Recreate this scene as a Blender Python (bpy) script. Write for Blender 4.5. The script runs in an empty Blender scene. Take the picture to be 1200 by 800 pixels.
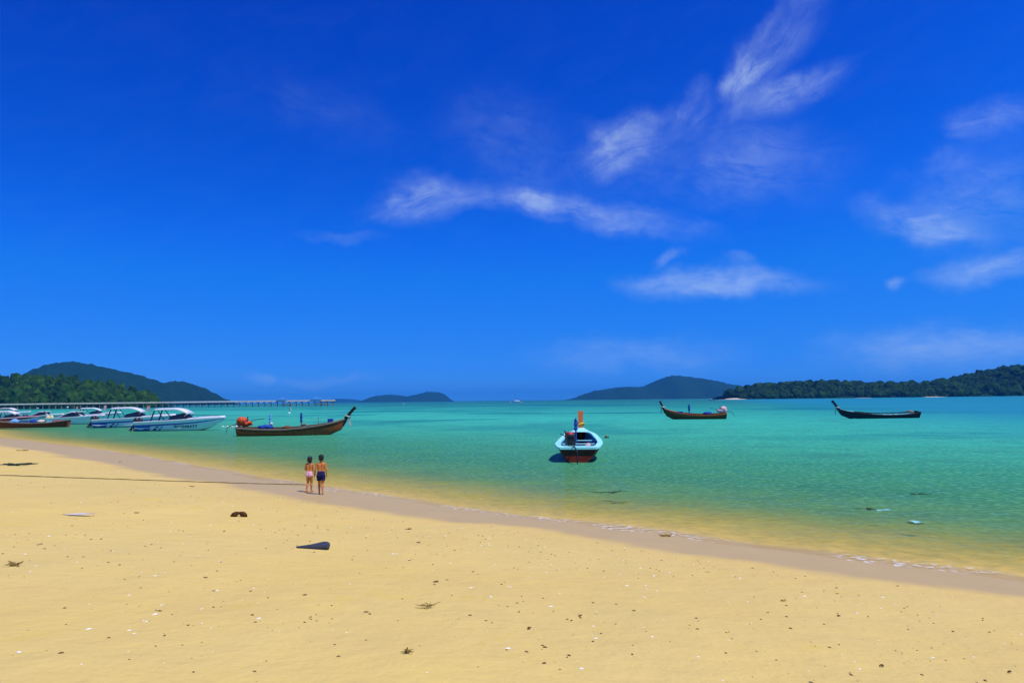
import bpy, bmesh, math, random
import numpy as np
from mathutils import Vector, Matrix, noise as mnoise

random.seed(7); rng = np.random.default_rng(7)
scene = bpy.context.scene
C = scene.collection
R = math.radians

# ------------------------------------------------------------------ camera
F = 906.0; CX, CY = 600.0, 400.0; EYE = 2.8
PITCH = math.atan(68.8 / F); ROLL = math.atan(0.0122)
_f = Vector((0, math.cos(PITCH), math.sin(PITCH))); _u = Vector((0, -math.sin(PITCH), math.cos(PITCH)))
_r = Vector((1, 0, 0))
RIGHT = _r * math.cos(ROLL) - _u * math.sin(ROLL)
UP = _u * math.cos(ROLL) + _r * math.sin(ROLL)
FWD = _f
cam_d = bpy.data.cameras.new('camera'); cam = bpy.data.objects.new('camera', cam_d); C.objects.link(cam)
cam_d.sensor_width = 36; cam_d.lens = 36 * F / 1200; cam_d.clip_end = 60000; cam_d.clip_start = 0.05
M = Matrix((RIGHT, UP, -FWD)).transposed().to_4x4(); M.translation = Vector((0, 0, EYE)); cam.matrix_world = M
scene.camera = cam

# ------------------------------------------------------------------ light
SUN_EL, SUN_AZ = R(64), R(126)          # azimuth measured from +Y (view direction) towards +X
sun_dir = Vector((math.sin(SUN_AZ) * math.cos(SUN_EL), math.cos(SUN_AZ) * math.cos(SUN_EL), math.sin(SUN_EL)))
sl = bpy.data.lights.new('sun', 'SUN'); sl.energy = 4.2; sl.angle = R(0.53); sl.color = (1.0, 0.94, 0.82)
so = bpy.data.objects.new('sun', sl); C.objects.link(so)
so.rotation_euler = (-sun_dir).to_track_quat('-Z', 'Y').to_euler()
scene.view_settings.view_transform = 'Standard'; scene.view_settings.look = 'None'
scene.view_settings.exposure = 0.0; scene.view_settings.gamma = 1.0

def ray(px, py):
    return (FWD + RIGHT * ((px - CX) / F) + UP * ((CY - py) / F))
def gp(px, py, z=0.0):
    d = ray(px, py); t = (z - EYE) / d.z
    return Vector((d.x * t, d.y * t, z))
def at(px, py, Y):
    d = ray(px, py); t = Y / d.y
    return Vector((d.x * t, Y, EYE + d.z * t))

# ------------------------------------------------------------------ world sky
w = bpy.data.worlds.new('World'); scene.world = w; w.use_nodes = True
nt = w.node_tree; N = nt.nodes; L = nt.links
for n in list(N): N.remove(n)
def nn(tree, kind, **kw):
    n = tree.nodes.new(kind)
    for k, v in kw.items():
        if k.startswith('i_'): n.inputs[int(k[2:])].default_value = v
        else: setattr(n, k, v)
    return n
def math_(tree, op, a, b=None, c=None, clamp=False):
    n = tree.nodes.new('ShaderNodeMath'); n.operation = op; n.use_clamp = clamp
    for i, v in enumerate((a, b, c)):
        if v is None: continue
        if isinstance(v, (int, float)): n.inputs[i].default_value = v
        else: tree.links.new(v, n.inputs[i])
    return n.outputs[0]
out = nn(nt, 'ShaderNodeOutputWorld'); bg = nn(nt, 'ShaderNodeBackground')
bg.inputs[1].default_value = 0.10
sky = nn(nt, 'ShaderNodeTexSky', sky_type='NISHITA', sun_disc=False, sun_elevation=SUN_EL, sun_rotation=SUN_AZ,
         air_density=1.0, dust_density=0.15, ozone_density=4.0, altitude=0)
tc = nn(nt, 'ShaderNodeTexCoord')
# clear tropical air: the pale band at the horizon is thin, so the whole sky is read a little higher up
lift = nn(nt, 'ShaderNodeVectorMath', operation='MULTIPLY_ADD'); L.new(tc.outputs['Generated'], lift.inputs[0])
lift.inputs[1].default_value = (1, 1, .80); lift.inputs[2].default_value = (0, 0, .175); L.new(lift.outputs[0], sky.inputs[0])
gam = nn(nt, 'ShaderNodeGamma'); gam.inputs[1].default_value = 1.5
L.new(sky.outputs[0], gam.inputs[0])
hs = nn(nt, 'ShaderNodeHueSaturation'); hs.inputs[0].default_value = 0.5; hs.inputs[1].default_value = 1.3; hs.inputs[2].default_value = 0.75
L.new(gam.outputs[0], hs.inputs['Color'])
# deep polarised blue: the same contrast curve over the whole sky
k1 = nn(nt, 'ShaderNodeVectorMath', operation='MULTIPLY'); L.new(hs.outputs[0], k1.inputs[0]); k1.inputs[1].default_value = (.1, .1, .1)
k2 = nn(nt, 'ShaderNodeVectorMath', operation='MINIMUM'); L.new(k1.outputs[0], k2.inputs[0]); k2.inputs[1].default_value = (1.1, 1.1, 1.1)
ks = nn(nt, 'ShaderNodeSeparateXYZ'); L.new(k2.outputs[0], ks.inputs[0])
sg = math_(nt, 'MULTIPLY', math_(nt, 'POWER', ks.outputs[1], 1.9), 3.7)
sr_ = math_(nt, 'MINIMUM', math_(nt, 'MULTIPLY', math_(nt, 'MULTIPLY', sg, sg), .24), .5)
sg = math_(nt, 'ADD', math_(nt, 'MINIMUM', sg, .19), math_(nt, 'MULTIPLY', math_(nt, 'MAXIMUM', math_(nt, 'SUBTRACT', sg, .19), 0.), .42))
sb_ = math_(nt, 'MULTIPLY', math_(nt, 'POWER', ks.outputs[2], 1.15), 1.40)
sb_ = math_(nt, 'ADD', math_(nt, 'MINIMUM', sb_, .85), math_(nt, 'MULTIPLY', math_(nt, 'MAXIMUM', math_(nt, 'SUBTRACT', sb_, .85), 0.), .3))
k5 = nn(nt, 'ShaderNodeCombineXYZ'); k6 = nn(nt, 'ShaderNodeVectorMath', operation='SCALE'); k6.inputs['Scale'].default_value = 10.
L.new(sr_, k5.inputs[0]); L.new(sg, k5.inputs[1]); L.new(sb_, k5.inputs[2]); L.new(k5.outputs[0], k6.inputs[0])
sep = nn(nt, 'ShaderNodeSeparateXYZ'); L.new(tc.outputs['Generated'], sep.inputs[0])
az = math_(nt, 'ARCTAN2', sep.outputs[0], sep.outputs[1]); el = math_(nt, 'ARCSINE', sep.outputs[2])
cv = nn(nt, 'ShaderNodeCombineXYZ'); L.new(az, cv.inputs[0]); L.new(el, cv.inputs[1])
CLOUDS = [  # px, py, half width, half height (px), tilt (deg, right end up), weight, streak
    (752, 162, 74, 30, 14, .95, 1), (800, 128, 44, 22, 42, .75, 1), (716, 152, 36, 16, -8, .55, 1),
    (905, 62, 118, 26, 47, .55, 1), (930, 110, 74, 20, 17, .85, 1), (880, 88, 46, 16, 30, .6, 1),
    (490, 234, 72, 24, 10, .7, 1), (590, 228, 130, 17, -9, .6, 1), (668, 242, 110, 17, -15, .6, 1), (765, 258, 90, 15, -20, .5, 1),
    (838, 333, 128, 18, -3, 1.15, 0), (785, 300, 22, 9, 15, .5, 0), (868, 306, 26, 7, -5, .35, 0),
    (1078, 258, 92, 20, -17, .7, 1), (1160, 312, 90, 17, 8, .9, 0), (1050, 333, 22, 9, 0, .75, 0),
    (1165, 140, 80, 20, -6, .5, 1), (1100, 192, 44, 14, 12, .42, 1), (1150, 232, 110, 62, -10, .38, 1),
    (1110, 408, 180, 28, 2, .80, 0), (745, 416, 140, 20, 0, .50, 0),
    (385, 443, 62, 8, 0, .5, 0), (304, 445, 20, 8, 0, .5, 0), (395, 273, 60, 7, -3, .2, 1),
    (850, 192, 150, 52, -8, .42, 1), (620, 185, 120, 58, -30, .18, 1), (370, 124, 120, 34, -12, .10, 1)]
# one warp noise for ragged outlines, one fibre noise for each streak direction; every cloud is a soft ellipse in them
wn = nn(nt, 'ShaderNodeTexNoise'); wn.inputs['Scale'].default_value = 11.; wn.inputs['Detail'].default_value = 6; wn.inputs['Roughness'].default_value = .55
L.new(cv.outputs[0], wn.inputs['Vector'])
wm = nn(nt, 'ShaderNodeVectorMath', operation='MULTIPLY_ADD'); L.new(wn.outputs['Color'], wm.inputs[0])
wm.inputs[1].default_value = (.085, .06, 0); L.new(cv.outputs[0], wm.inputs[2])
wv = nn(nt, 'ShaderNodeVectorMath', operation='SUBTRACT'); L.new(wm.outputs[0], wv.inputs[0]); wv.inputs[1].default_value = (.0425, .03, 0)
fv = nn(nt, 'ShaderNodeMix', data_type='VECTOR'); fv.inputs[0].default_value = .45; L.new(cv.outputs[0], fv.inputs[4]); L.new(wv.outputs[0], fv.inputs[5])
GROUPS = {}
for c in CLOUDS:
    g = 'puff' if not c[6] else ('steep' if c[4] > 25 else 'rise' if c[4] > 0 else 'fall')
    GROUPS.setdefault(g, []).append(c)
GT = {'puff': (2, 18, 44, .20, .86, 0.), 'steep': (46, 13, 36, .26, .90, .6), 'rise': (20, 13, 36, .26, .90, .6), 'fall': (-10, 13, 36, .26, .90, .6)}
brk = nn(nt, 'ShaderNodeMapRange', interpolation_type='SMOOTHSTEP'); L.new(wn.outputs[0], brk.inputs[0]); brk.inputs[1].default_value = .30; brk.inputs[2].default_value = .66; brk.inputs[3].default_value = .18
acc = None
for g, lst in GROUPS.items():
    ssum = None
    for (px, py, hw, hh, tilt, wt, streak) in lst:
        d = ray(px, py).normalized(); a0 = math.atan2(d.x, d.y); e0 = math.asin(d.z)
        sx = hw / F * math.cos(a0) ** 2 / math.cos(e0); sy = hh / F * math.cos(a0) * math.cos(e0)
        mp = nn(nt, 'ShaderNodeMapping', vector_type='TEXTURE')
        mp.inputs[1].default_value = (a0, e0, 0); mp.inputs[2].default_value = (0, 0, R(tilt)); mp.inputs[3].default_value = (sx * 1.3, sy * 1.6, 1)
        L.new(wv.outputs[0], mp.inputs[0])
        ln = nn(nt, 'ShaderNodeVectorMath', operation='LENGTH'); L.new(mp.outputs[0], ln.inputs[0])
        fall = nn(nt, 'ShaderNodeMapRange', interpolation_type='SMOOTHERSTEP'); L.new(ln.outputs['Value'], fall.inputs[0])
        fall.inputs[1].default_value = 1.0; fall.inputs[2].default_value = 0.0; fall.inputs[3].default_value = 0; fall.inputs[4].default_value = wt
        ssum = fall.outputs[0] if ssum is None else math_(nt, 'ADD', ssum, fall.outputs[0])
    tl, fx, fy, lo_, hi_, di = GT[g]
    ms = nn(nt, 'ShaderNodeMapping', vector_type='TEXTURE'); ms.inputs[2].default_value = (0, 0, R(tl)); ms.inputs[3].default_value = (1 / fx, 1 / fy, 1)
    L.new(fv.outputs[1], ms.inputs[0])
    fn = nn(nt, 'ShaderNodeTexNoise'); fn.inputs['Scale'].default_value = 1.0; fn.inputs['Detail'].default_value = 8; fn.inputs['Roughness'].default_value = .70
    fn.inputs['Distortion'].default_value = di; L.new(ms.outputs[0], fn.inputs['Vector'])
    fr = nn(nt, 'ShaderNodeMapRange'); L.new(fn.outputs[0], fr.inputs[0]); fr.inputs[1].default_value = lo_; fr.inputs[2].default_value = hi_
    v = math_(nt, 'MULTIPLY', math_(nt, 'MULTIPLY', math_(nt, 'MULTIPLY', ssum, fr.outputs[0]), brk.outputs[0] if g != 'puff' else .62), 1.12)
    if g == 'rise':   # faint cirrus all round the sky, the same everywhere
        v = math_(nt, 'ADD', v, math_(nt, 'MULTIPLY', math_(nt, 'MULTIPLY', fr.outputs[0], fr.outputs[0]), .02))
    acc = v if acc is None else math_(nt, 'ADD', acc, v)
acc = math_(nt, 'MULTIPLY', math_(nt, 'SMOOTH_MIN', acc, .62, .3), .85)
mix = nn(nt, 'ShaderNodeMix', data_type='RGBA'); L.new(acc, mix.inputs[0]); L.new(k6.outputs[0], mix.inputs[6])
mix.inputs[7].default_value = (5.6, 7.2, 9.4, 1)
L.new(mix.outputs[2], bg.inputs[0]); L.new(bg.outputs[0], out.inputs[0])
w.cycles.sampling_method = 'MANUAL'; w.cycles.sample_map_resolution = 512

# ------------------------------------------------------------------ cycles
scene.render.engine = 'CYCLES'
cy = scene.cycles
cy.use_denoising = True; cy.max_bounces = 6; cy.transparent_max_bounces = 8; cy.volume_bounces = 0
cy.diffuse_bounces = 3; cy.glossy_bounces = 2; cy.transmission_bounces = 2
cy.caustics_reflective = False; cy.caustics_refractive = False

# ------------------------------------------------------------------ materials
MATS = {}
def pm(name, col, rough=.6, spec=.4, var=.15, vscale=8., bump=0., bscale=30., metal=0., emit=None):
    if name in MATS: return MATS[name]
    m = bpy.data.materials.new(name); m.use_nodes = True; t = m.node_tree
    b = t.nodes['Principled BSDF']; b.inputs['Roughness'].default_value = rough; b.inputs['Specular IOR Level'].default_value = spec
    b.inputs['Metallic'].default_value = metal
    co = nn(t, 'ShaderNodeTexCoord')
    no = nn(t, 'ShaderNodeTexNoise'); no.inputs['Scale'].default_value = vscale; no.inputs['Detail'].default_value = 5
    t.links.new(co.outputs['Object'], no.inputs['Vector'])
    mr = nn(t, 'ShaderNodeMapRange'); t.links.new(no.outputs[0], mr.inputs[0]); mr.inputs[1].default_value = .25; mr.inputs[2].default_value = .75
    mr.inputs[3].default_value = 1 - var; mr.inputs[4].default_value = 1 + var
    mx = nn(t, 'ShaderNodeVectorMath', operation='SCALE'); mx.inputs[0].default_value = col[:3]; t.links.new(mr.outputs[0], mx.inputs['Scale'])
    t.links.new(mx.outputs[0], b.inputs['Base Color'])
    if bump:
        n2 = nn(t, 'ShaderNodeTexNoise'); n2.inputs['Scale'].default_value = bscale; n2.inputs['Detail'].default_value = 4
        t.links.new(co.outputs['Object'], n2.inputs['Vector'])
        bp = nn(t, 'ShaderNodeBump'); bp.inputs['Strength'].default_value = bump; bp.inputs['Distance'].default_value = .02
        t.links.new(n2.outputs[0], bp.inputs['Height']); t.links.new(bp.outputs[0], b.inputs['Normal'])
    MATS[name] = m
    return m
def ramp(t, fac, stops, interp='LINEAR'):
    r = nn(t, 'ShaderNodeValToRGB'); r.color_ramp.interpolation = interp; e = r.color_ramp.elements
    while len(e) > 1: e.remove(e[-1])
    e[0].position = stops[0][0]; e[0].color = (*stops[0][1], 1)
    for p, c in stops[1:]:
        x = e.new(p); x.color = (*c, 1)
    t.links.new(fac, r.inputs[0]); return r.outputs[0]
def mapr(t, v, a, b, c=0., d=1., smooth=False):
    n = nn(t, 'ShaderNodeMapRange'); t.links.new(v, n.inputs[0])
    if smooth: n.interpolation_type = 'SMOOTHSTEP'
    for i, x in enumerate((a, b, c, d)): n.inputs[i + 1].default_value = x
    return n.outputs[0]
def noise(t, vec, scale, detail=4, rough=.5, dist=0.):
    n = nn(t, 'ShaderNodeTexNoise'); n.inputs['Scale'].default_value = scale; n.inputs['Detail'].default_value = detail
    n.inputs['Roughness'].default_value = rough; n.inputs['Distortion'].default_value = dist
    t.links.new(vec, n.inputs['Vector']); return n.outputs[0]
def mixc(t, fac, a, b, mode='MIX'):
    n = nn(t, 'ShaderNodeMix', data_type='RGBA', blend_type=mode)
    for i, v in ((0, fac), (6, a), (7, b)):
        if isinstance(v, (int, float)): n.inputs[i].default_value = v
        elif isinstance(v, tuple): n.inputs[i].default_value = (*v, 1)
        else: t.links.new(v, n.inputs[i])
    return n.outputs[2]

# ------------------------------------------------------------------ mesh helpers
def tag(o, label, cat, group=None):
    o['label'] = label; o['category'] = cat
    if group: o['group'] = group
    return o
def mk(name, verts, faces, mat, parent=None, smooth=False, kind=None):
    me = bpy.data.meshes.new(name); me.from_pydata([tuple(v) for v in verts], [], [tuple(f) for f in faces]); me.update()
    if smooth: me.polygons.foreach_set('use_smooth', [True] * len(me.polygons))
    if mat: me.materials.append(mat)
    o = bpy.data.objects.new(name, me); C.objects.link(o)
    if parent: o.parent = parent
    if kind: o['kind'] = kind
    return o
def empty(name, loc=(0, 0, 0), rz=0.):
    o = bpy.data.objects.new(name, None); C.objects.link(o); o.location = loc; o.rotation_euler = (0, 0, rz); o.empty_display_size = .3
    return o
class MB:
    """collects shapes for one mesh"""
    def __init__(s): s.v = []; s.f = []
    def add(s, v, f):
        n = len(s.v); s.v += [Vector(x) for x in v]; s.f += [[i + n for i in q] for q in f]; return s
    def box(s, c, d, rot=None, bev=.12):
        """chamfered box, d = full sizes"""
        hx, hy, hz = [x / 2 for x in d]; b = min(d) * bev
        pts = []; 
        for sx in (-1, 1):
            for sy in (-1, 1):
                for sz in (-1, 1):
                    pts += [(sx * (hx - b), sy * (hy - b), sz * hz), (sx * (hx - b), sy * hy, sz * (hz - b)), (sx * hx, sy * (hy - b), sz * (hz - b))]
        bm = bmesh.new(); vs = [bm.verts.new(p) for p in pts]; r = bmesh.ops.convex_hull(bm, input=vs)
        bm.verts.index_update(); bm.verts.ensure_lookup_table()
        v = [x.co.copy() for x in bm.verts]; f = [[q.index for q in fc.verts] for fc in bm.faces]; bm.free()
        if rot is not None: v = [rot @ x for x in v]
        return s.add([x + Vector(c) for x in v], f)
    def tube(s, path, rad, n=8, cap=True):
        path = [Vector(p) for p in path]; k = len(path)
        if isinstance(rad, (int, float)): rad = [rad] * k
        rings = []; prev = None
        for i, p in enumerate(path):
            d = (path[min(i + 1, k - 1)] - path[max(i - 1, 0)]).normalized()
            a = Vector((0, 0, 1)) if abs(d.z) < .9 else Vector((1, 0, 0))
            if prev is not None: a = prev
            x = (a - d * a.dot(d)).normalized(); y = d.cross(x); prev = x
            rings.append([p + (x * math.cos(q) + y * math.sin(q)) * rad[i] for q in [2 * math.pi * j / n for j in range(n)]])
        v = [q for r in rings for q in r]; f = []
        for i in range(k - 1):
            for j in range(n):
                f.append([i * n + j, i * n + (j + 1) % n, (i + 1) * n + (j + 1) % n, (i + 1) * n + j])
        if cap: f += [list(range(n))[::-1], [(k - 1) * n + j for j in range(n)]]
        return s.add(v, f)
    def blob(s, c, r, sub=2, amp=.12, freq=1.6, rot=None, seed=0):
        bm = bmesh.new(); bmesh.ops.create_icosphere(bm, subdivisions=sub, radius=1)
        v = []
        for x in bm.verts:
            p = x.co.normalized(); k = 1 + amp * mnoise.noise(p * freq + Vector((seed * 3.1, seed * 1.7, seed)))
            q = Vector((p.x * r[0], p.y * r[1], p.z * r[2])) * k
            v.append((rot @ q if rot is not None else q) + Vector(c))
        f = [[q.index for q in fc.verts] for fc in bm.faces]; bm.free()
        return s.add(v, f)
    def build(s, name, mat, parent=None, smooth=False, kind=None):
        return mk(name, s.v, s.f, mat, parent, smooth, kind)

# ------------------------------------------------------------------ shoreline and beach heights
A0 = gp(1200, 680); B0 = gp(64, 520)
ALONG = (B0 - A0).normalized(); OFFS = Vector((-ALONG.y, ALONG.x, 0))
if OFFS.y < 0: OFFS = -OFFS
def st(x, y):
    d = Vector((x, y, 0)) - A0; return d.dot(ALONG), d.dot(OFFS)
WE = [(1200, 680), (1062, 661), (950, 646), (800, 626), (662, 609), (550, 599), (400, 573), (337, 565), (262, 552), (150, 532), (64, 520), (0, 513)]
_sw = np.array([st(*gp(*p)[:2]) for p in WE])
WS = np.concatenate([[-4000, -60, -12], _sw[:, 0], [_sw[-1, 0] + 40, 4000]]); WT = np.concatenate([[-30, 2.0, .4], _sw[:, 1], [_sw[-1, 1] + 3, -60]])
def w_of(s):
    acc = 0
    for d, k in ((-2., .2), (-1., .2), (0., .2), (1., .2), (2., .2)): acc = acc + k * np.interp(s + d * 1.2, WS, WT)
    return acc + .10 * np.sin(s * .9 + .7) * np.exp(-np.abs(s) / 60) + .06 * np.sin(s * 2.3) * np.exp(-np.abs(s) / 60)
PD = [-9000, -3000, -400, -150, -60, -25, -10, -3, 0, 3, 6, 10, 13.5, 20, 30, 80, 3000, 9000]
PZ = [-14, -12, -7, -4, -2.6, -1.35, -.62, -.17, 0, .17, .46, .85, 1.2, 1.6, 1.9, 2.3, 4, 6]
def h_of(d):
    return (np.interp(d - .7, PD, PZ) + np.interp(d, PD, PZ) * 2 + np.interp(d + .7, PD, PZ)) / 4
def und(x, y):
    g = np.clip(1 - np.hypot(x, y - 20) / 90, 0, 1)
    return g * (.022 * np.sin(x * 1.1 + .6 * np.sin(y * .7)) * np.sin(y * .9 + 1.3 * np.sin(x * .5)) + .012 * np.sin(x * 2.9 + y * 1.7) * np.sin(y * 2.3 - x * .8)
                + .03 * np.sin(x * .35 + 1) * np.sin(y * .28 + .4))
def gz(x, y):
    s, t = st(x, y); d = w_of(s) - t
    return float(h_of(d) + und(np.float64(x), np.float64(y)) * np.clip(d / 3, 0.15, 1))
def sandpt(px, py):
    z = 0.5
    for _ in range(12):
        p = gp(px, py, z); z = gz(p.x, p.y)
    return Vector((p.x, p.y, z))

def geo(a, b, n, first):
    """n values from a to b, step growing from 'first'"""
    lo, hi = 1.0001, 3.0; tot = abs(b - a)
    for _ in range(60):
        q = (lo + hi) / 2
        if first * (q ** n - 1) / (q - 1) > tot: hi = q
        else: lo = q
    x = np.cumsum(first * q ** np.arange(n)); x = x / x[-1] * tot
    return a + np.sign(b - a) * x
def grid_obj(name, S, T, zf, mat, attrs):
    ss, tt = np.meshgrid(S, T, indexing='ij')
    wv = w_of(ss); tw = tt + wv                     # T is measured from the waterline
    x = A0.x + ALONG.x * ss + OFFS.x * tw; y = A0.y + ALONG.y * ss + OFFS.y * tw
    z = zf(x, y, -tt, ss); n, m = ss.shape
    co = np.stack([x, y, z], -1).reshape(-1, 3)
    i, j = np.meshgrid(np.arange(n - 1), np.arange(m - 1), indexing='ij'); a = (i * m + j).ravel()
    fc = np.stack([a, a + m, a + m + 1, a + 1], -1)
    me = bpy.data.meshes.new(name); me.vertices.add(len(co)); me.vertices.foreach_set('co', co.ravel())
    me.loops.add(fc.size); me.loops.foreach_set('vertex_index', fc.ravel()); me.polygons.add(len(fc))
    me.polygons.foreach_set('loop_start', np.arange(len(fc)) * 4); me.polygons.foreach_set('use_smooth', np.ones(len(fc), bool))
    me.update(calc_edges=True); me.validate()
    if me.polygons[0].normal.z < 0: me.flip_normals()
    for k, fn in attrs.items():
        at_ = me.attributes.new(k, 'FLOAT', 'POINT'); at_.data.foreach_set('value', fn(x, y, -tt, ss).ravel().astype(np.float32))
    me.materials.append(mat); o = bpy.data.objects.new(name, me); C.objects.link(o); return o

# sand
m = bpy.data.materials.new('sand'); m.use_nodes = True; t = m.node_tree; b = t.nodes['Principled BSDF']
geo_n = nn(t, 'ShaderNodeNewGeometry'); P = geo_n.outputs['Position']
inl = nn(t, 'ShaderNodeAttribute', attribute_name='inland').outputs['Fac']; wet_w = nn(t, 'ShaderNodeAttribute', attribute_name='wet_width').outputs['Fac']
n_big = noise(t, P, .22, 4, .55); n_mid = noise(t, P, 1.3, 5, .6); n_fine = noise(t, P, 26., 6, .7); n_grain = noise(t, P, 160., 3, .7)
edge = math_(t, 'ADD', math_(t, 'DIVIDE', inl, wet_w), math_(t, 'MULTIPLY', math_(t, 'SUBTRACT', n_mid, .5), .30))
wet = mapr(t, edge, .80, 1.12, 1, 0, True)
damp = mapr(t, edge, 1.0, 1.9, 1, 0, True)
dry = mixc(t, mapr(t, n_big, .3, .7), (.64, .46, .130), (.715, .53, .160))
dry = mixc(t, mapr(t, n_mid, .35, .75, 0, .45), dry, (.56, .41, .16)); dry = mixc(t, mapr(t, noise(t, P, .11, 3, .5), .42, .62, 0, .40), dry, (.55, .425, .175))
dry = mixc(t, mapr(t, n_fine, .45, .8, 0, .30), dry, (.46, .33, .15))
dry = mixc(t, mapr(t, n_grain, .35, .75, 0, .35), dry, (.80, .63, .21))
dry = mixc(t, mapr(t, damp, 0, 1, 0, .25), dry, (.62, .42, .15))
dry = mixc(t, mapr(t, noise(t, P, .75, 4, .6, .8), .60, .72, 0, .45, True), dry, (.66, .47, .085))
wetc = mixc(t, n_mid, (.46, .332, .140), (.53, .385, .162))
sub_ = mapr(t, inl, -.5, .05, 1, 0, True)
col = mixc(t, wet, dry, wetc); col = mixc(t, sub_, col, mixc(t, mapr(t, noise(t, P, 3.2, 5, .65, .4), .38, .66), (.68, .49, .15), (.46, .37, .13)))
t.links.new(col, b.inputs['Base Color'])
t.links.new(math_(t, 'MAXIMUM', mapr(t, wet, 0, 1, .95, .48), math_(t, 'MULTIPLY', sub_, .9)), b.inputs['Roughness']); t.links.new(mapr(t, wet, 0, 1, .10, .11), b.inputs['Specular IOR Level'])
hgt = math_(t, 'ADD', math_(t, 'MULTIPLY', noise(t, P, 9., 5, .65), .02), math_(t, 'MULTIPLY', n_fine, .006))
hgt = math_(t, 'ADD', hgt, math_(t, 'MULTIPLY', noise(t, P, 2.6, 3, .5), .055))
bp = nn(t, 'ShaderNodeBump'); bp.inputs['Distance'].default_value = 1.0; t.links.new(hgt, bp.inputs['Height']); t.links.new(mapr(t, wet, 0, 1, .75, .06), bp.inputs['Strength'])
t.links.new(bp.outputs[0], b.inputs['Normal'])
SAND = m
S = np.concatenate([geo(-14, -9000, 40, .4)[::-1], np.arange(-14, 80, .16), geo(80, 9000, 45, .4)])
T = np.concatenate([geo(-14.5, -3000, 30, .4)[::-1], np.arange(-14.5, 8, .16), geo(8, 16000, 60, .35)])
def wetw(x, y, d, s): return 1.75 + np.clip(s, 0, 60) * .050 + .25 * np.sin(s * .5) + .15 * np.sin(s * 1.3)
ground = grid_obj('sandy_beach_ground', S, T, lambda x, y, d, s: h_of(d) + und(x, y) * np.clip(d / 3, .15, 1), SAND, {'inland': lambda x, y, d, s: d, 'wet_width': wetw})
ground['kind'] = 'structure'

# water
m = bpy.data.materials.new('sea_water'); m.use_nodes = True; t = m.node_tree
for n in list(t.nodes): t.nodes.remove(n)
P = nn(t, 'ShaderNodeNewGeometry').outputs['Position']
off = nn(t, 'ShaderNodeAttribute', attribute_name='offshore').outputs['Fac']
dep = nn(t, 'ShaderNodeAttribute', attribute_name='depth').outputs['Fac']
patch = noise(t, P, .018, 5, .6, .4); patch2 = noise(t, P, .09, 5, .6, .5); pfar = noise(t, P, .0035, 4, .55, .3)
sx = nn(t, 'ShaderNodeSeparateXYZ'); t.links.new(P, sx.inputs[0])
lo = math_(t, 'DIVIDE', math_(t, 'LOGARITHM', math_(t, 'ADD', off, 1.0), 10.0), 4.0)          # 0..1 over 0..10 km
lo = math_(t, 'ADD', lo, math_(t, 'MULTIPLY', math_(t, 'SUBTRACT', patch2, .5), .05))
body = ramp(t, lo, [(0., (.56, .44, .08)), (.07, (.50, .50, .115)), (.14, (.34, .45, .13)), (.20, (.16, .37, .13)), (.26, (.065, .285, .115)), (.32, (.042, .30, .155)), (.38, (.038, .40, .27)),
                    (.46, (.034, .46, .36)), (.54, (.014, .34, .30)), (.66, (.005, .175, .19)), (.80, (.003, .115, .16)), (1., (.002, .085, .14))])
sk = noise(t, P, 1.35, 6, .68, .5); sk2 = noise(t, P, .33, 5, .65, .5); sk3 = noise(t, P, 4.5, 4, .6, .2)  # colour mottling stands in for sky reflections and sparkle on wavelets
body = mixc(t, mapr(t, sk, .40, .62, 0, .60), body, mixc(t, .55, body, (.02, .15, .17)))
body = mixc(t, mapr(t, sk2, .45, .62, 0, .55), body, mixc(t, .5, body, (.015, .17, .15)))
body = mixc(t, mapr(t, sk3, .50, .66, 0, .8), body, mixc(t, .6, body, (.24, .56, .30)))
body = mixc(t, 1.0, body, (1.0, 1.03, .96), 'MULTIPLY')
weed = mapr(t, patch, .50, .60, 0, .75, True)
weed = math_(t, 'MULTIPLY', weed, mapr(t, off, 14, 60, 0, 1))
body = mixc(t, weed, body, (.005, .145, .17))
body = mixc(t, math_(t, 'MULTIPLY', mapr(t, pfar, .45, .65, 0, .6, True), mapr(t, off, 80, 250, 0, 1)), body, (.005, .13, .20))
body = mixc(t, math_(t, 'MULTIPLY', mapr(t, patch2, .58, .72, 0, .5, True), mapr(t, off, 2, 10, 0, 1)), body, (.035, .17, .13))
# bluer body colour towards the east side
east = math_(t, 'MULTIPLY', mapr(t, math_(t, 'SUBTRACT', sx.outputs[0], math_(t, 'MULTIPLY', sx.outputs[1], .25)), 3, 55, 0, .92, True), mapr(t, off, 18, 50, 0, 1))
body = mixc(t, east, body, (.020, .235, .35))
# ripples
mpw = nn(t, 'ShaderNodeMapping'); mpw.inputs[2].default_value = (0, 0, R(-40)); mpw.inputs[3].default_value = (.55, 1.2, 1); t.links.new(P, mpw.inputs[0])
r1 = noise(t, mpw.outputs[0], 2.4, 4, .55, .3); r2 = noise(t, mpw.outputs[0], .45, 3, .5, .2); r3 = noise(t, P, 9., 3, .5)
hh = math_(t, 'ADD', math_(t, 'ADD', math_(t, 'MULTIPLY', r1, .07), math_(t, 'MULTIPLY', r2, .20)), math_(t, 'MULTIPLY', r3, .012))
bp = nn(t, 'ShaderNodeBump'); bp.inputs['Strength'].default_value = .9; bp.inputs['Distance'].default_value = 1.0; t.links.new(hh, bp.inputs['Height'])
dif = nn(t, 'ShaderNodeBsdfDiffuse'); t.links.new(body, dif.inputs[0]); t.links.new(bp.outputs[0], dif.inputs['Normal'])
tr = nn(t, 'ShaderNodeBsdfTransparent')
t.links.new(ramp(t, dep, [(0., (1., .98, .9)), (.25, (.93, .92, .5)), (.6, (.5, .85, .5)), (1., (.2, .7, .5))]), tr.inputs[0])
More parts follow.
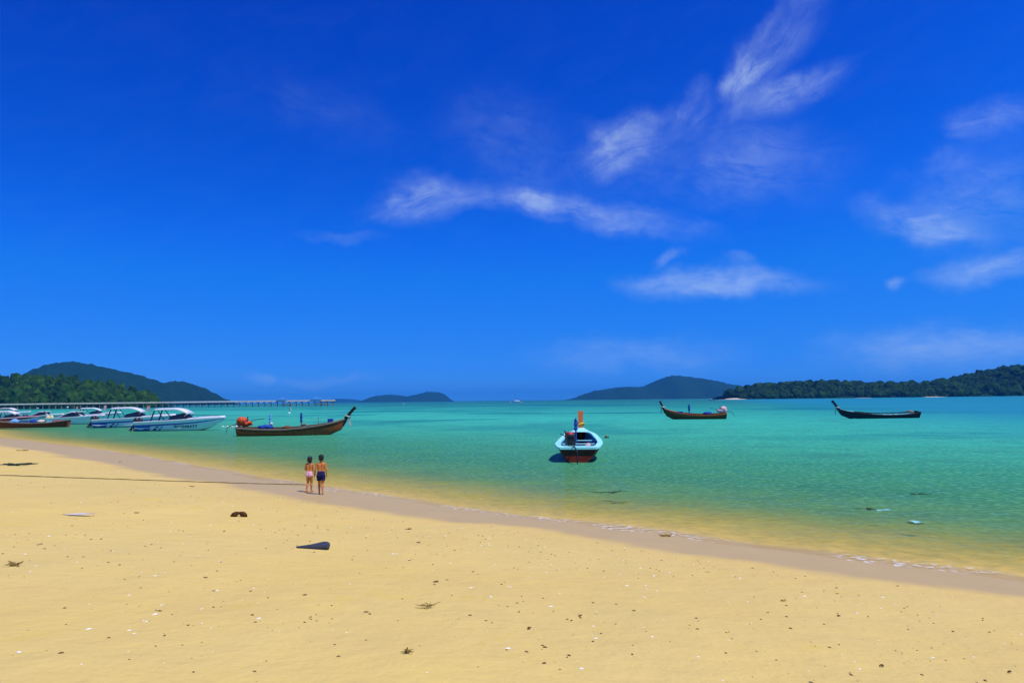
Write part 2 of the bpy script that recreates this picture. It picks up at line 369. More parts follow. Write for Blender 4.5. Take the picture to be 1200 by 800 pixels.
grain = math_(t, 'ADD', math_(t, 'MULTIPLY', math_(t, 'SUBTRACT', noise(t, P, 5.5, 4, .6, .6), .5), 1.7), math_(t, 'MULTIPLY', math_(t, 'SUBTRACT', sk, .5), 1.3))  # mottles water clarity to imitate caustic ripple light in the shallows
dep2 = math_(t, 'MULTIPLY', dep, math_(t, 'MAXIMUM', math_(t, 'ADD', grain, 1.0), .15))
clear = math_(t, 'POWER', 2.718, math_(t, 'MULTIPLY', dep2, -2.7))
mx1 = nn(t, 'ShaderNodeMixShader'); t.links.new(clear, mx1.inputs[0]); t.links.new(dif.outputs[0], mx1.inputs[1]); t.links.new(tr.outputs[0], mx1.inputs[2])
gl = nn(t, 'ShaderNodeBsdfGlossy'); gl.inputs['Roughness'].default_value = .06; t.links.new(bp.outputs[0], gl.inputs['Normal'])
fr = nn(t, 'ShaderNodeFresnel'); fr.inputs[0].default_value = 1.33; t.links.new(bp.outputs[0], fr.inputs['Normal'])
mx2 = nn(t, 'ShaderNodeMixShader'); t.links.new(math_(t, 'MULTIPLY', fr.outputs[0], .19), mx2.inputs[0]); t.links.new(mx1.outputs[0], mx2.inputs[1]); t.links.new(gl.outputs[0], mx2.inputs[2])
# thin foam at the edge of the wash
fo = math_(t, 'MULTIPLY', mapr(t, off, .02, .30, 1, 0), mapr(t, noise(t, P, 7., 5, .7), .50, .66)); fo = math_(t, 'MULTIPLY', math_(t, 'MULTIPLY', fo, mapr(t, noise(t, P, .35, 2), .46, .58)), .85)
fd = nn(t, 'ShaderNodeBsdfDiffuse'); fd.inputs[0].default_value = (.8, .8, .78, 1)
mx3 = nn(t, 'ShaderNodeMixShader'); t.links.new(fo, mx3.inputs[0]); t.links.new(mx2.outputs[0], mx3.inputs[1]); t.links.new(fd.outputs[0], mx3.inputs[2])
t.links.new(mx3.outputs[0], nn(t, 'ShaderNodeOutputMaterial').inputs[0])
SEA = m
def wave(x, y, d, s):
    o = -d; g = np.exp(-np.abs(o) / 60)
    return .006 + g * (.012 * np.sin(o * 1.9 + .8 * np.sin(s * .35) + 1.2) * np.exp(-np.clip(o, 0, 99) / 7) + .006 * np.sin(s * 1.1 + o * .8) + .004 * np.sin(s * 2.7 - o * 1.9))
Tw = np.concatenate([np.arange(-.9, 14, .12), geo(14, 16000, 75, .3)])
Sw = np.concatenate([geo(-14, -9000, 40, .5)[::-1], np.arange(-14, 80, .25), geo(80, 9000, 45, .5)])
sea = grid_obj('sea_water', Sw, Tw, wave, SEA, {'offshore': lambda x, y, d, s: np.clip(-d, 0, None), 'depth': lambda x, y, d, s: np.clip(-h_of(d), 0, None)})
sea['kind'] = 'structure'

# ------------------------------------------------------------------ hills, islands and woods
def foliage_mat(name, a, b_, c):
    m = bpy.data.materials.new(name); m.use_nodes = True; t = m.node_tree; b = t.nodes['Principled BSDF']
    P = nn(t, 'ShaderNodeNewGeometry').outputs['Position']
    col = mixc(t, mapr(t, noise(t, P, .035, 5, .65), .35, .65), a, b_)
    col = mixc(t, mapr(t, noise(t, P, .16, 4, .7), .45, .75, 0, .8), col, c)
    tone = nn(t, 'ShaderNodeAttribute', attribute_name='tone').outputs['Fac']
    col = mixc(t, tone, col, mixc(t, .7, col, (.002, .010, .006)))
    t.links.new(col, b.inputs['Base Color']); b.inputs['Roughness'].default_value = .75; b.inputs['Specular IOR Level'].default_value = .05
    h = noise(t, P, .12, 6, .7); bp = nn(t, 'ShaderNodeBump'); bp.inputs['Distance'].default_value = 9; bp.inputs['Strength'].default_value = .9
    t.links.new(h, bp.inputs['Height']); t.links.new(bp.outputs[0], b.inputs['Normal'])
    return m
WOOD = foliage_mat('hill_forest', (.005, .030, .012), (.010, .045, .014), (.016, .060, .018))
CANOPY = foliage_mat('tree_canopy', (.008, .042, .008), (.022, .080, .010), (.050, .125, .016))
CANOPY_G = foliage_mat('bright_green_canopy', (.012, .064, .006), (.042, .130, .008), (.110, .230, .016))  # lighter, greener foliage colour for the near headland
SHORE = pm('shore_rock', (.30, .25, .18), .9, .1, .3, .05)
def hill(name, prof, Y, D, canopy=5., res=None, seed=0, mat=WOOD, base=-1.0):
    """terrain whose ridge line follows prof (pixels) at distance Y, depth extent +-D"""
    pr = [at(px, py, Y) for px, py in prof]
    X = np.array([p.x for p in pr]); Z = np.array([p.z for p in pr])
    res = res or Y / 420.
    xs = np.arange(X[0], X[-1] + res, res); nd = max(24, int(2 * D / res / 2.2)); v = np.linspace(-1, 1, nd)
    zs = np.interp(xs, X, Z)
    k = np.exp(-np.linspace(-2, 2, 9) ** 2); k /= k.sum(); zs = np.convolve(np.pad(zs, 4, mode='edge'), k, 'valid')
    verts = []; n, mm = len(xs), nd
    for i, x in enumerate(xs):
        hgt = zs[i]
        for vv in v:
            sh = max(0., 1 - abs(vv) ** 1.7) ** .85
            ridge = mnoise.fractal(Vector((x / (D * .55) + seed, vv * 1.3, seed * 2.2)), .9, 2.1, 4)
            z = hgt * sh * (1 + .22 * ridge * abs(vv) * 2 * (1 - abs(vv)))
            z += canopy * .75 * (mnoise.noise(Vector((x / (canopy * 2.2), vv * D / (canopy * 2.2), seed))) + .6 * mnoise.noise(Vector((x / canopy, vv * D / canopy, seed + 9.)))) * min(1, max(0, hgt) * sh / (canopy * 1.5))
            wob = mnoise.noise(Vector((x / (D * .4), seed, 3.3))) * .18 * D
            verts.append((x, Y + vv * D * (1 + (0.0)) + wob, z + base * (1 - sh)))
    faces = [(i * mm + j, (i + 1) * mm + j, (i + 1) * mm + j + 1, i * mm + j + 1) for i in range(n - 1) for j in range(mm - 1)]
    o = mk(name, verts, faces, mat, None, True); o['kind'] = 'structure'
    return o, xs, zs
hill('distant_blue_island', [(423, 471), (428, 467.5), (440, 464), (455, 462.2), (468, 463.5), (478, 464.8), (488, 462.5), (500, 459.3), (508, 459), (518, 460.5), (525, 464), (528, 470.5)], 5600, 260, 9, seed=1)
hill('faint_far_island', [(370, 472), (385, 468), (402, 467), (418, 468.2), (432, 471.5)], 8800, 250, 6, seed=2)
hill('wooded_island', [(664, 468.5), (675, 466), (684, 462), (700, 457.6), (722, 454.3), (740, 453.5), (752, 454), (764, 449), (775, 443.3), (786, 440), (800, 440.5), (818, 443), (835, 446.8), (852, 450.5), (872, 452.5), (895, 455), (925, 462)], 4300, 330, 9, seed=3)
hill('wooded_hill', [(-160, 470), (-60, 452), (10, 446), (40, 442), (52, 434), (66, 428), (84, 424.3), (100, 426.5), (125, 431), (148, 437), (165, 443.5), (182, 450), (195, 449.5), (208, 447), (218, 448.5), (224, 456), (232, 464), (238, 472.8)], 2300, 330, 8, seed=4)
LH, lx, lz = hill('near_headland', [(-190, 452), (-90, 450), (0, 450.5), (40, 448.5), (70, 450.5), (100, 454), (130, 458.5), (155, 464), (172, 470), (180, 476)], 780, 70, 3, res=2.5, seed=5)
RH, rx, rz = hill('low_headland', [(852, 464), (864, 461.5), (885, 457), (920, 453.8), (960, 451.5), (1000, 453.5), (1040, 454.5), (1080, 453.5), (1110, 450.5), (1140, 445), (1165, 438.5), (1188, 435.5), (1215, 434), (1260, 436), (1330, 444), (1420, 462)], 1250, 120, 3, res=3.5, seed=6)

# tree canopies: crowns scattered over the two near headlands
def ico(sub):
    bm = bmesh.new(); bmesh.ops.create_icosphere(bm, subdivisions=sub, radius=1); v = np.array([x.co[:] for x in bm.verts]); f = np.array([[q.index for q in fc.verts] for fc in bm.faces]); bm.free(); return v, f
IV, IF = ico(2)
def crown_bank(k=14):
    out = []
    for i in range(k):
        v = IV.copy()
        for j in range(len(v)):
            p = Vector(v[j]); q = 1 + .38 * mnoise.noise(p * 1.7 + Vector((i * 5.1, i, 0))) + .30 * mnoise.noise(p * 4.1 + Vector((i, i * 3.3, 1)))
            v[j] *= q
        out.append(v)
    return out
BANK = crown_bank()
def wood(name, o, Y, D, n, size, px_lim, lean=1.0, seed=1, tall=0.0):
    r = np.random.default_rng(seed); me = o.data
    co = np.empty(len(me.vertices) * 3); me.vertices.foreach_get('co', co); co = co.reshape(-1, 3)
    vis = co[(co[:, 2] > .8)]
    pick = vis[r.integers(0, len(vis), n * 2)]
    vs, fs, tn = [], [], []; base = 0; cnt = 0
    for p in pick:
        if p[1] > Y + D * .30: continue
        if not (px_lim[0] < 600 + F * p[0] / p[1] < px_lim[1]): continue
        sz = size * min(1.7, max(.4, r.lognormal(-.12, .38))); v = BANK[r.integers(len(BANK))]
        a = r.uniform(0, 6.28); c, s_ = math.cos(a), math.sin(a)
        q = np.stack([v[:, 0] * c - v[:, 1] * s_, v[:, 0] * s_ + v[:, 1] * c, v[:, 2] * r.uniform(.75, 1.15 + tall)], -1) * sz
        q += p + np.array([r.normal(0, 1.5), r.normal(0, 1.5), sz * .45])
        tn.append(np.full(len(q), r.random() ** 1.2)); vs.append(q); fs.append(IF + base); base += len(q); cnt += 1
        if cnt >= n: break
    me2 = bpy.data.meshes.new(name); V = np.concatenate(vs); Fc = np.concatenate(fs)
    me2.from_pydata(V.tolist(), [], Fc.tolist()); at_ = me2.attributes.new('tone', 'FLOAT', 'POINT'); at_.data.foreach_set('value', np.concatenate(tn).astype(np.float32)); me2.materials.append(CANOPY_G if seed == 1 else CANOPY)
    ob = bpy.data.objects.new(name, me2); C.objects.link(ob); ob['kind'] = 'stuff'
    return ob
wl = wood('woodland_canopy', LH, 780, 70, 1700, 3.4, (-60, 182), seed=1, tall=.5)
tag(wl, 'dense green treetops covering the near headland behind the pier', 'woodland')
wr = wood('woodland_canopy', RH, 1250, 120, 2900, 4.4, (850, 1290), seed=2)
tag(wr, 'dark green treetops covering the long low headland across the bay', 'woodland')

# ------------------------------------------------------------------ boats
TARRED = pm('tarred_wood', (.030, .019, .013), .6, .15, .35, 5, .25, 18)
RED_BROWN = pm('red_brown_wood', (.40, .085, .026), .6, .15, .30, 4, .2, 22)
DARK_BROWN = pm('dark_brown_wood', (.15, .048, .018), .65, .12, .35, 4, .25, 22)
NAVY_HULL = pm('black_navy_paint', (.012, .018, .030), .6, .15, .3, 5)
BOTTOM_RED = pm('antifouling_red', (.30, .025, .012), .6, .3, .3, 5)
PALE_BLUE = pm('pale_blue_paint', (.34, .82, .80), .45, .4, .10, 6)
TURQ = pm('turquoise_paint', (.22, .60, .66), .5, .4, .12, 6)
INSIDE_BLUE = pm('inside_blue_paint', (.05, .17, .34), .6, .3, .25, 5)
GREY_WOOD = pm('weathered_wood', (.22, .17, .12), .8, .2, .25, 6, .2, 20)
ORANGE_WOOD = pm('varnished_orange_wood', (.36, .095, .022), .6, .2, .2, 7)
BLUE_CLOTH = pm('blue_cloth', (.02, .07, .34), .8, .1, .2, 6, .3, 12)
PALE_CLOTH = pm('pale_cloth', (.62, .56, .46), .85, .1, .15, 10, .3, 12)
YELLOW_CLOTH = pm('yellow_cloth', (.75, .46, .06), .85, .1, .15, 10, .3, 12)
SKY_CLOTH = pm('light_blue_cloth', (.16, .42, .80), .8, .1, .2, 6, .3, 12)
ORANGE_TARP = pm('orange_red_tarp', (.62, .075, .015), .55, .3, .2, 5, .4, 9)
PINK_TARP = pm('pale_pink_cover', (.72, .45, .45), .6, .3, .2, 5, .3, 9)
RED_METAL = pm('red_engine_paint', (.36, .018, .018), .45, .5, .2, 9)
IRON = pm('dark_iron', (.035, .035, .040), .45, .5, .3, 9, 0, 20, .5)
WHITE_GEL = pm('white_gelcoat', (.80, .82, .84), .28, .5, .05, 3)
SHADE_GEL = pm('shaded_white_gelcoat', (.74, .76, .80), .30, .5, .06, 3)  # white gelcoat greyed, with hull-side shade put into its colour
BLUE_GEL = pm('blue_gelcoat', (.02, .10, .46), .30, .5, .08, 3)
NAVY_GEL = pm('navy_gelcoat', (.012, .03, .14), .30, .5, .08, 3)
RED_GEL = pm('crimson_gelcoat', (.42, .015, .05), .30, .5, .08, 3)
BLACK_PL = pm('black_plastic', (.012, .013, .016), .4, .5, .2, 9)
GLASS_D = pm('tinted_glass', (.010, .016, .022), .08, .6, .05, 3)
STEEL = pm('stainless_steel', (.55, .56, .58), .25, .5, .05, 9, 0, 20, .9)
ORANGE_PL = pm('orange_cowl', (.70, .20, .06), .4, .5, .12, 5)
YELLOW_PL = pm('pale_yellow_cowl', (.80, .72, .30), .4, .5, .12, 5)
SEAT_BLUE = pm('blue_vinyl', (.03, .14, .50), .5, .4, .1, 5)
PINK_FLAG = pm('pink_flag_cloth', (.75, .36, .40), .85, .1, .1, 5)

def lerp_tab(u, tab):
    return float(np.interp(u, [a for a, _ in tab], [b for _, b in tab]))
def smooth_tab(u, tab):
    return (lerp_tab(max(0, u - .03), tab) + 2 * lerp_tab(u, tab) + lerp_tab(min(1, u + .03), tab)) / 4
class Hull:
    """a lofted boat hull; u 0 = stern .. 1 = bow, v 0 = keel .. 1 = gunwale; local +x is the bow"""
    def __init__(s, Ln, beam, sheer, keel, rake, full=1.7, flare=.55):
        s.L, s.beam, s.sheer, s.keel, s.rake, s.full, s.flare = Ln, beam, sheer, keel, rake, full, flare
    def pt(s, u, v, side=1, inset=0.):
        b = max(0.02, smooth_tab(u, s.beam) - inset); zk = smooth_tab(u, s.keel); zs = smooth_tab(u, s.sheer)
        y = b * (v ** s.flare); z = zk + (zs - zk) * (v ** s.full)
        x = -s.L / 2 + u * s.L + s.rake(u) * (v - .5)
        return Vector((x, side * y, z))
    def shell(s, nu=26, nv=9, inset=0., v0=0., v1=1., u0=0., u1=1., transom=True, dz=0.):
        V, Fc = [], []; us = [u0 + (u1 - u0) * i / nu for i in range(nu + 1)]
        vs = [v0 + (v1 - v0) * j / nv for j in range(nv + 1)]
        ring = [(v, 1) for v in vs[::-1]] + [(v, -1) for v in vs[(1 if v0 == 0 else 0):]]
        for u in us:
            for v, sd in ring: 
                p = s.pt(u, v, sd, inset); p.z += dz; V.append(p)
        k = len(ring)
        for i in range(nu):
            for j in range(k - 1):
                if v0 > 0 and j == nv: continue
                Fc.append([i * k + j, i * k + j + 1, (i + 1) * k + j + 1, (i + 1) * k + j])
        if transom: Fc.append(list(range(k))); Fc.append([nu * k + j for j in range(k)][::-1])
        return V, Fc
    def patch(s, u0, u1, v0, v1, side, offset=.012, nu=14, nv=3, slant=0.):
        """thin raised patch on the outside of the hull side"""
        V, Fc = [], []
        for i in range(nu + 1):
            for j in range(nv + 1):
                fu = i / nu; fv = j / nv
                a0 = v0(fu) if callable(v0) else v0; a1 = v1(fu) if callable(v1) else v1
                u = u0 + (u1 - u0) * fu + slant * fv; v = a0 + (a1 - a0) * fv
                p = s.pt(u, v, side); q = s.pt(u, v, side, -offset); q.z = p.z; V.append(q)
        for i in range(nu):
            for j in range(nv):
                a = i * (nv + 1) + j; Fc.append([a, a + 1, a + nv + 2, a + nv + 1])
        return V, Fc
    def side_y(s, x, z):
        best = None
        u = (x + s.L / 2) / s.L
        for _ in range(4):
            zk = smooth_tab(u, s.keel); zs = smooth_tab(u, s.sheer); v = max(0, min(1, (z - zk) / (zs - zk))) ** (1 / s.full)
            u = (x - s.rake(u) * (v - .5) + s.L / 2) / s.L
        return s.pt(u, v).y
    def rim(s, width, thick, u0=0., u1=1., nu=30, out=.03, lip=.0):
        """gunwale band, both sides, joined at the stern"""
        V, Fc = [], []
        for side in (1, -1):
            base = len(V)
            for i in range(nu + 1):
                u = u0 + (u1 - u0) * i / nu; p = s.pt(u, 1, side); b = abs(p.y)
                yo = b + out; yi = max(0.0, b - width)
                for (y, z) in ((yo, p.z - thick), (yo, p.z + .012), (yi, p.z + .03 + lip), (yi, p.z - thick)):
                    V.append(Vector((p.x, side * y, z)))
            for i in range(nu):
                for j in range(4):
                    a = base + i * 4 + j; b2 = base + i * 4 + (j + 1) % 4
                    Fc.append([a, b2, b2 + 4, a + 4])
            Fc.append([base, base + 1, base + 2, base + 3]); e = base + nu * 4; Fc.append([e, e + 1, e + 2, e + 3])
        return V, Fc

def cloth_strip(mb, top, length, width, sway, seed, axis=Vector((1, 0, 0))):
    """a hanging strip of cloth with folds"""
    n, k = 7, 4; r = random.Random(seed); V = []
    for side in (0, 1):
        for i in range(n + 1):
            for j in range(k + 1):
                f = i / n; g = j / k - .5
                p = Vector(top) + axis * (g * width * (1 - .25 * f)) + Vector((0, 0, -length * f)) + sway * f * f
                nrm = axis.cross(Vector((0, 0, 1)))
                p += nrm * (.03 * math.sin(j * 2.4 + i * .9 + seed) * (.3 + f) + (.008 if side else -.008)); V.append(p)
    Fc = []; m_ = (n + 1) * (k + 1)
    for s_ in (0, 1):
        for i in range(n):
            for j in range(k):
                a = s_ * m_ + i * (k + 1) + j; Fc.append([a, a + 1, a + k + 2, a + k + 1])
    mb.add(V, Fc)

def longtail(label, center, heading, Ln, hullmat, rimmat, inmat, postmat, bot=None, beam=.92, sheer_bow=1.35, engine=None, post=(.9, 1.25), post_w=.12,
             rim_w=.10, poles=(), sash=None, boxes=(), strake=None, deckmat=None, stern_h=.78, mid_h=.62, thwarts=4, group='longtail boats moored off the beach', bow_rake=.5, stern_w=.62, flare=.38, bt=None, thick=.09, heel=0.):
    root = empty('longtail_boat', center, heading); tag(root, label, 'boat', group); root.rotation_euler = (heel, 0, heading)
    bt = bt or [(0, beam * stern_w), (.12, beam * .84), (.3, beam * .98), (.45, beam), (.62, beam * .93), (.78, beam * .70), (.9, beam * .40), (.97, beam * .15), (1, .045)]
    sh = [(0, stern_h), (.2, mid_h + .04), (.42, mid_h), (.6, mid_h + .10), (.78, mid_h + .30), (.9, mid_h + (sheer_bow - mid_h) * .66), (1, sheer_bow)]
    ke = [(0, -.12), (.15, -.24), (.5, -.28), (.75, -.22), (.9, .02), (1, .42)]
    H = Hull(Ln, bt, sh, ke, lambda u: bow_rake * max(0, u - .7) / .3 - .10 * max(0, .15 - u) / .15, 1.35, flare)
    V, Fc = H.shell(); hull = mk('hull', V, Fc, hullmat, root, True)
    if bot:
        V, Fc = H.shell(26, 3, -.006, 0, .56, 0, .97, False); mk('bottom_paint', V, Fc, bot, hull, True)
    if bot:
        q = [H.pt(0, v, sd) + Vector((-.008, 0, 0)) for sd in (1, -1) for v in ((.62, .45, .25, .05) if sd > 0 else (.05, .25, .45, .62))]
        mk('transom_paint', q + [p + Vector((.03, 0, 0)) for p in q], [list(range(8)), list(range(8, 16))[::-1]] + [[i, (i + 1) % 8, 8 + (i + 1) % 8, 8 + i] for i in range(8)], bot, hull)
    V, Fc = H.shell(26, 7, .055, .42, 1, .02, .93, False, -.01); 
    mk('inner_planking', V, Fc, inmat, root, True)
    fl = []; ff = []                                   # floor boards, one mesh each
    for k in range(5):
        y0 = -.42 + k * .17
        mb = MB(); mb.box((-.1, y0 + .075, .14), (Ln * .72, .15, .025)); mb.build('floor_board', inmat, root)
    V, Fc = H.rim(rim_w, thick); mk('gunwale', V, Fc, rimmat, root, False)
    mb = MB(); p = H.pt(.0, 1); mb.box((p.x + rim_w / 2 - .02, 0, p.z - .02), (rim_w + .04, p.y * 2 + .02, .12)); mb.build('stern_rail', rimmat, root)
    if strake:
        for sd in (1, -1):
            V, Fc = H.patch(.03, .93, lambda f: .80, lambda f: .90, sd, .018, 24, 2); mk('strake', V, Fc, strake, root, True)
    # frames standing along the inside
    for k in range(7):
        u = .12 + k * .105
        for sd in (1, -1):
            a = H.pt(u, .5, sd, .08); c = H.pt(u, .75, sd, .07); e = H.pt(u, .98, sd, .07)
            MB().tube([a, c, e], .028, 5).build('frame', inmat, root)
    for k in range(thwarts):
        u = .26 + k * .56 / max(1, thwarts); p = H.pt(u, .86, 1, .06)
        MB().box((p.x, 0, p.z), (.22, p.y * 2, .04)).build('thwart', deckmat or GREY_WOOD, root)
    # fore deck
    V = []; Fc = []; nu = 8
    for i in range(nu + 1):
        u = .82 + .175 * i / nu; p = H.pt(u, 1, 1, rim_w * .6)
        for g in (-1, -.4, .4, 1): V.append(Vector((p.x, p.y * g, p.z + .012 + .03 * (1 - g * g))))
    for i in range(nu):
        for j in range(3): a = i * 4 + j; Fc.append([a, a + 4, a + 5, a + 1])
    mk('fore_deck', V, Fc, deckmat or rimmat, root, True)
    # prow: a tapering timber that sweeps up past the bow
    b0 = H.pt(.985, .55); b0.y = 0; tip = H.pt(1, 1); tip.y = 0; rise, fwd = post[1], post[0]
    path = [b0, tip + Vector((-.02, 0, .05)), tip + Vector((fwd * .42, 0, rise * .52)), tip + Vector((fwd * .8, 0, rise * .86)), tip + Vector((fwd, 0, rise))]
    V = []; Fc = []
    wid = [.15, .15, .12, .12, .14]; thk = [post_w * .7, post_w, post_w, post_w * 1.05, post_w * 1.15]
    for i, q in enumerate(path):
        dd = (path[min(i + 1, 4)] - path[max(i - 1, 0)]).normalized(); nx = Vector((-dd.z, 0, dd.x))
        for (aa, bb) in ((1, 1), (1, -1), (-1, -1), (-1, 1)): V.append(q + nx * wid[i] * aa + Vector((0, thk[i] * bb, 0)))
    for i in range(4):
        for j in range(4): Fc.append([i * 4 + j, i * 4 + (j + 1) % 4, i * 4 + 4 + (j + 1) % 4, i * 4 + 4 + j])
    Fc += [[3, 2, 1, 0], [16, 17, 18, 19]]
    prow = mk('prow', V, Fc, postmat, root)
    if sash:
        q = path[1] + (path[2] - path[1]) * .35
        mb = MB(); mb.tube([q + Vector((.20 * math.cos(a), (post_w + .05) * math.sin(a), .05 * math.sin(a * 2))) for a in [i * math.pi / 6 for i in range(13)]], .055, 7); mb.build('garland', sash, prow, True)
        mb = MB(); cloth_strip(mb, q + Vector((.16, .0, 0)), .85, .20, Vector((.05, 0, 0)), 3); mb.build('sash', sash, prow, True)
    # engine on its stern bracket with the long propeller shaft
    if engine:
        ex = H.pt(.03, 1).x + .25; ez = stern_h + .02 + engine.get('dz', 0.); ey = engine.get('y', 0.)
        er = empty('engine'); er.parent = root; er.location = (ex, ey, ez); er.rotation_euler = (0, 0, engine.get('yaw', 0.))
        mb = MB(); mb.tube([(0, 0, -.35), (0, 0, .18)], .05, 8); mb.box((0, 0, .16), (.30, .22, .05)); mb.build('bracket', IRON, er)
        mb = MB(); mb.box((.12, 0, .40), (.62, .38, .36)); mb.box((-.18, 0, .42), (.16, .30, .30)); mb.tube([(.30, .16, .55), (.30, .16, .80), (.36, .2, .86)], .04, 7); mb.build('engine_block', engine.get('block', IRON), er)
        if engine.get('cover'):
            mb = MB(); mb.blob((-.10, 0, .50), (.46, .34, .36), 3, .45, 2.6, None, 4); mb.blob((.22, .02, .30), (.50, .32, .26), 3, .45, 2.6, None, 8); mb.blob((-.32, .02, .30), (.26, .26, .22), 3, .4, 2.6, None, 2); mb.build('engine_cover', engine['cover'], er, True)
        if engine.get('tank'):
            mb = MB(); mb.tube([(.10, -.17, .68), (.10, .17, .68)], .14, 12); mb.build('fuel_tank', engine['tank'], er, True)
            mb = MB(); mb.box((-.2, 0, .66), (.22, .26, .14)); mb.build('air_box', IRON, er)
        mb = MB(); mb.tube([(-.2, 0, .36), (-1.3, 0, .02), (-3.0 * engine.get('tail', 1), 0, -.55)], [.035, .03, .022], 7); mb.build('propeller_shaft', IRON, er)
        mb = MB(); mb.tube([(.4, 0, .42), (1.2, .06, .62), (1.75, .1, .66)], [.024, .022, .026], 7); mb.build('tiller', IRON, er)
    for (u, y, hgt, rad, mat, cloth, tilt) in poles:
        p = H.pt(u, 1); top = Vector((p.x + tilt, y, p.z + hgt))
        po = MB().tube([(p.x, y, .16), top], [rad, rad * .8], 8).build('awning_pole', mat, root)
        if cloth:
            n = 9; ring = [Vector((p.x + tilt * (.35 + .6 * i / n), y + .012 * math.sin(i * 2.1), p.z + hgt * (.35 + .62 * i / n))) for i in range(n)]
            mb = MB(); mb.tube(ring, [rad * (1.9 + .5 * math.sin(i * 1.7)) for i in range(n)], 8); mb.build('rolled_flag', cloth, po, True)
    for (kind, u, y, dz, sz, mat) in boxes:
        p = H.pt(u, 1)
        if kind == 'crate':
            c = MB().box((p.x, y, .16 + dz + sz[2] / 2), sz).build('locker', mat, root); MB().box((p.x, y, .16 + dz + sz[2] + .015), (sz[0] * 1.06, sz[1] * 1.06, .03)).build('lid', mat, c)
        else:
            MB().blob((p.x, y, .16 + dz + sz[2] * .8), sz, 3, .35, 2.2, None, u * 9).build('tarpaulin_bundle', mat, root, True)
    return root, H

def hd(px0, py0, px1, py1):
    a = gp(px0, py0); b = gp(px1, py1); return math.atan2((b - a).y, (b - a).x)

# brown longtail with the orange engine cover
longtail('red-brown longtail boat with orange-red engine cover and two blue flag poles', gp(341, 510), R(4), 9.0, RED_BROWN, GREY_WOOD, DARK_BROWN, TARRED, None, .95, 1.42,
         engine={'cover': ORANGE_TARP, 'tail': .5}, post=(.78, .95), sash=PALE_CLOTH, strake=DARK_BROWN, heel=R(4),
         poles=[(.30, .1, 1.25, .045, SKY_CLOTH, SKY_CLOTH, .02), (.60, -.1, 1.25, .05, BLUE_CLOTH, BLUE_CLOTH, .0), (.755, .2, .85, .025, GREY_WOOD, None, -.06), (.05, .25, .5, .03, IRON, None, .1)],
         boxes=[('bundle', .27, 0, .40, (.62, .45, .22), BLUE_CLOTH), ('crate', .62, -.1, .40, (.40, .45, .40), GREY_WOOD), ('crate', .86, 0, .90, (.42, .5, .30), BLUE_CLOTH), ('bundle', .46, .1, .35, (.40, .35, .18), DARK_BROWN), ('bundle', .315, .05, .75, (.12, .12, .13), PALE_CLOTH)])
# the boat seen from its stern
sa = gp(678, 542); hb_ = math.atan2(7.0, .72)
longtail('pale blue rimmed longtail boat moored stern to the beach, with orange-brown prow', sa + Vector((math.cos(hb_) * 3.7, math.sin(hb_) * 3.7, 0)), hb_, 7.4, DARK_BROWN, PALE_BLUE, INSIDE_BLUE, ORANGE_WOOD, BOTTOM_RED, 1.0, 1.30,
         engine={'tank': RED_METAL, 'tail': .42, 'y': .34, 'yaw': R(14), 'dz': -.16}, post=(.45, .80), post_w=.13, rim_w=.22, sash=YELLOW_CLOTH, deckmat=PALE_BLUE, stern_h=.66, mid_h=.74, flare=.62, thick=.06,
         bt=[(0, .80), (.03, .90), (.08, .98), (.2, 1.07), (.4, 1.10), (.58, 1.02), (.75, .80), (.88, .50), (.96, .22), (1, .05)],
         poles=[(.66, .20, .95, .045, BLUE_CLOTH, BLUE_CLOTH, .05)],
         boxes=[('crate', .36, -.30, .05, (.4, .3, .30), PALE_CLOTH), ('crate', .48, .1, .05, (.4, .5, .30), INSIDE_BLUE), ('bundle', .30, -.45, .2, (.18, .16, .12), PALE_CLOTH), ('bundle', .10, .58, .30, (.16, .14, .12), PALE_CLOTH), ('bundle', .50, -.4, .25, (.2, .15, .14), PINK_TARP), ('crate', .22, -.30, .0, (.35, .4, .22), BLUE_CLOTH), ('bundle', .26, -.1, .15, (.2, .12, .10), PALE_CLOTH)])
# dark boat out in the bay with a pale engine cover
longtail('dark brown longtail boat with pale pink engine cover and a single blue pole', gp(815, 491), R(170), 7.9, DARK_BROWN, RED_BROWN, DARK_BROWN, TARRED, None, .9, 1.5,
         engine={'cover': PINK_TARP, 'tail': .5}, post=(.40, .95), sash=PALE_CLOTH, strake=ORANGE_WOOD, heel=R(-5),
         poles=[(.60, .0, 1.25, .075, BLUE_CLOTH, BLUE_CLOTH, .0)], boxes=[('bundle', .30, 0, .45, (.55, .4, .22), BLUE_CLOTH), ('crate', .74, 0, .6, (.6, .4, .25), BLUE_CLOTH)])
longtail('low black longtail boat with pale blue fore deck and no engine', gp(1030, 490), R(183), 10.0, NAVY_HULL, TARRED, TURQ, NAVY_HULL, None, .95, 1.25, engine=None, post=(.75, 1.0), sash=PALE_CLOTH, deckmat=PALE_BLUE,
         stern_h=.80, mid_h=.52, heel=R(-7), boxes=[('bundle', .10, 0, .5, (.4, .4, .15), GREY_WOOD)])
longtail('flat black-brown longtail boat loaded with bundles, moored before the speedboats', gp(28, 501), R(186), 11.0, DARK_BROWN, GREY_WOOD, GREY_WOOD, TARRED, None, .95, 1.3, engine=None, post=(.6, .9), stern_h=.95, mid_h=.62,
         boxes=[('bundle', .12, 0, .42, (.6, .4, .2), RED_GEL), ('bundle', .30, .2, .4, (.5, .4, .26), PALE_CLOTH), ('bundle', .40, -.1, .4, (.5, .4, .3), BLUE_CLOTH), ('crate', .5, 0, .4, (.8, .6, .35), INSIDE_BLUE), ('bundle', .6, .1, .4, (.6, .4, .3), SKY_CLOTH), ('crate', .22, 0, .4, (.5, .4, .3), PALE_BLUE)])

